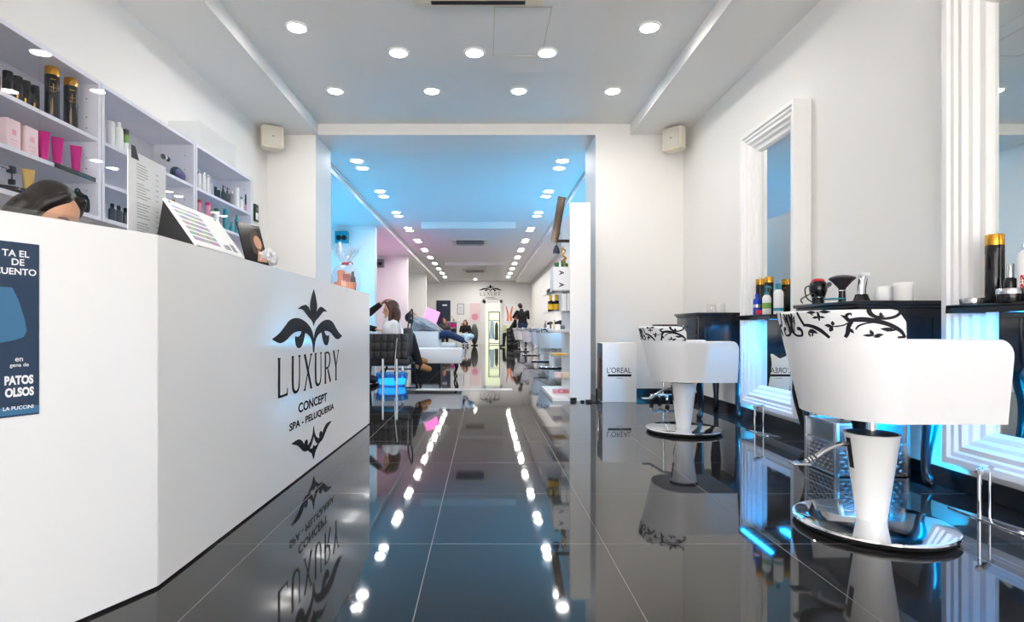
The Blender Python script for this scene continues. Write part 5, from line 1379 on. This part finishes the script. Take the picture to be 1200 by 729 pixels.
person('person in dark red seated before the dark door, partly behind the recliner',
       dict(pelvis=(vx, vy, .50), chest=(vx, vy-.02, .80), neck=(vx, vy-.03, .94), head=(vx-.02, vy-.06, 1.06), sl=(vx+.17, vy-.02, .87), sr=(vx-.17, vy-.02, .87),
            el=(vx+.22, vy-.1, .64), er=(vx-.22, vy-.1, .64), hl=(vx+.1, vy-.3, .58), hr=(vx-.1, vy-.3, .58), pl=(vx+.1, vy, .48), pr=(vx-.1, vy, .48),
            kl=(vx+.12, vy-.42, .48), kr=(vx-.1, vy-.42, .48), al=(vx+.12, vy-.42, .08), ar=(vx-.1, vy-.42, .08), tl=(vx+.12, vy-.55, .045), tr=(vx-.1, vy-.55, .045)),
       (.3, -.9, -.1), 'hair_red', 'dark_wood', 'black_fabric', 'black_matt', .014)
t = thing('stool', 'black stool under the person in dark red near the far door', 'stool', (vx, vy+.02, 0))
part('seat', 'black_leather', t, lambda b: lathe(b, [(0, .32), (.18, .32), (.18, .38), (0, .39)], seg=16)); part('base', 'steel', t, lambda b: lathe(b, [(0, 0), (.16, 0), (.03, .03), (.025, .32), (0, .32)], seg=16))
# far wall furniture
t = thing('cabinet', 'white cabinet with coloured product rows near the dark door', 'cabinet', (-1.42, 24.6, 0))
part('body', 'satin_white', t, lambda b: (box(b, -.27, .27, -.2, .2, 0, .55, bev=.01), box(b, -.27, -.24, -.2, .2, .55, 1.04), box(b, .24, .27, -.2, .2, .55, 1.04), box(b, -.27, .27, -.2, .2, 1.02, 1.05), box(b, -.27, .27, .18, .2, .55, 1.04), box(b, -.24, .24, -.2, .18, .78, .80)))
part('product_row', 'magenta', t, lambda b: [box(b, -.22+i*.075, -.16+i*.075, -.18, .1, .801, .96, bev=.004) for i in range(6)])
part('product_row', 'black_gloss', t, lambda b: [box(b, -.22+i*.075, -.16+i*.075, -.18, .1, .551, .72, bev=.004) for i in range(6)])
part('product_row', 'yellow', t, lambda b: box(b, -.235, -.222, -.195, .1, .552, .68))
t = thing('flower_vase', 'small vase with a pale plume on the white cabinet', 'vase', (-1.32, 24.6, 1.0505))
part('vase', 'grey', t, lambda b: lathe(b, [(0, 0), (.04, 0), (.05, .05), (.025, .10), (.03, .12)], seg=14)); part('plume', 'beige', t, lambda b: ball(b, (-.05, 0, .2), (.05, .04, .12), 12, mtx=Matrix.Rotation(-.4, 4, 'Y')))
t = thing('tub_armchair', 'dark olive oval tub chair by the far wall', 'armchair', (-.43, 25.0, 0))
part('shell', 'olive', t, lambda b: ball(b, (0, 0, .50), (.16, .22, .46), 20)); part('base', 'black_matt', t, lambda b: lathe(b, [(0, 0), (.15, 0), (.15, .03), (0, .06)], seg=16))
def wall_poster(label, x0, x1, z0, z1, frame, sheet, art=None):
    t = thing('poster', label, 'poster', ((x0+x1)/2, YE, z0), 0, 'posters on the far wall'); w = (x1-x0)/2; h = z1-z0
    part('frame', frame, t, lambda b: box(b, -w, w, -.022, -.001, 0, h, bev=.003)); part('sheet', sheet, t, lambda b: box(b, -w+.03, w-.03, -.024, -.022, .03, h-.03), False)
    if art: art(t, w, h)
wall_poster('small grey framed notice on the far wall beside the dark door', -1.28, -.96, 1.42, 1.93, 'grey', 'paper', lambda t, w, h: part('print', 'grey_text', t, lambda b: [box(b, -.09, .09, -.026, -.024, .08+.06*i, .10+.06*i) for i in range(6)], False))
wall_poster('large pale pink poster on the far wall, left of the glazed door', -.72, -.16, 1.05, 1.98, 'satin_white', 'pale_pink', lambda t, w, h: part('print', 'pink', t, lambda b: (disc2d(b, (0, .25), .16, plane_f((0, -.0245, 0), (1, 0, 0), (0, 0, 1))),), False))
def art(t, w, h):
    part('print', 'orange', t, lambda b: [strokes(b, [(s*.16, .78), (s*.10, .55), (s*.06, .30), (s*.09, .08)], [.05, .08, .09, .12], plane_f((.03, -.0245, 0), (1, 0, 0), (0, 0, 1))) for s in (-1, 1)], False)
wall_poster('poster with raised orange arms on the far wall, right of the glazed door', .90, 1.42, 1.03, 1.92, 'satin_white', 'paper', art)
t = thing('low_cabinet', 'low white cabinet below the poster with orange arms', 'cabinet', (1.05, 26.75, 0))
part('body', 'satin_white', t, lambda b: box(b, -.2, .3, -.2, .2, 0, .98, bev=.01)); part('door', 'pale_green', t, lambda b: box(b, -.17, .05, -.21, -.2, .05, .9, bev=.003)); part('door', 'pale_green', t, lambda b: box(b, .07, .27, -.21, -.2, .05, .9, bev=.003))
t = thing('robe', 'pale blue robe hanging in front of the glazed door', 'robe', (.36, 26.86, .25))
part('cloth', 'towel_blue', t, lambda b: tube(b, [(0, 0, 0), (0, 0, .3), (.01, 0, .6), (0, 0, .82), (0, 0, .9)], [.13, .11, .09, .08, .02], 12, smooth=3)); part('hanger', 'steel', t, lambda b: tube(b, [(0, 0, .88), (0, 0, .98)], .006))
t = thing('coat', 'dark coat hanging beside the blue robe at the glazed door', 'coat', (.58, 26.86, .2))
part('cloth', 'olive', t, lambda b: tube(b, [(0, 0, 0), (0, 0, .3), (.0, 0, .7), (0, 0, .85)], [.09, .08, .08, .02], 12, smooth=3)); part('hanger', 'steel', t, lambda b: tube(b, [(0, 0, .84), (0, 0, .96)], .006))
bm = bmesh.new(); ef2 = plane_f((.29, YE-.002, 2.9-.96*1.02-.05), (1, 0, 0), (0, 0, 1)); emblem(bm, lambda a, b, o: ef2(a*.95, b*1.0, o*3))
tag(obj('wall_emblem', bm, 'ink', None, False), 'black ornamental emblem on the far wall above the glazed door', 'emblem')

# ---------------------------------------------------------------- camera
cam = bpy.data.cameras.new('camera'); co = bpy.data.objects.new('camera', cam); C.objects.link(co)
co.location = (0, 0, .75); co.rotation_euler = (PI/2, 0, 0)
cam.sensor_width = 36; cam.lens = 667/1200*36
cam.shift_x = (600-567.5)/1200; cam.shift_y = (385-364.5)/1200
cam.clip_start = .05; cam.clip_end = 200
S.camera = co

# ---------------------------------------------------------------- daylight and exposure
w = bpy.data.worlds.new('sky'); S.world = w; w.use_nodes = True
nt = w.node_tree; bg = nt.nodes['Background']
sky = nt.nodes.new('ShaderNodeTexSky')
tcw = nt.nodes.new('ShaderNodeTexCoord'); sp = nt.nodes.new('ShaderNodeSeparateXYZ'); nt.links.new(tcw.outputs['Generated'], sp.inputs[0])
rp = nt.nodes.new('ShaderNodeValToRGB'); nt.links.new(sp.outputs[2], rp.inputs[0])
rp.color_ramp.elements[0].color = (1, .98, .96, 1); rp.color_ramp.elements[1].color = (.86, .92, 1, 1)
nt.nodes.remove(sky)
nt.links.new(rp.outputs[0], bg.inputs[0]); bg.inputs[1].default_value = 3.3
sl_ = bpy.data.lights.new('sun', 'SUN'); sl_.energy = 24; sl_.angle = .01; sl_.color = (1, .96, .9)
so = bpy.data.objects.new('sun', sl_); C.objects.link(so); so.rotation_euler = (-.25, .45, 0)
S.view_settings.view_transform = 'Standard'; S.view_settings.look = 'None'
S.view_settings.exposure = 0.72; S.view_settings.gamma = 1.0; S.view_settings.use_curve_mapping = False
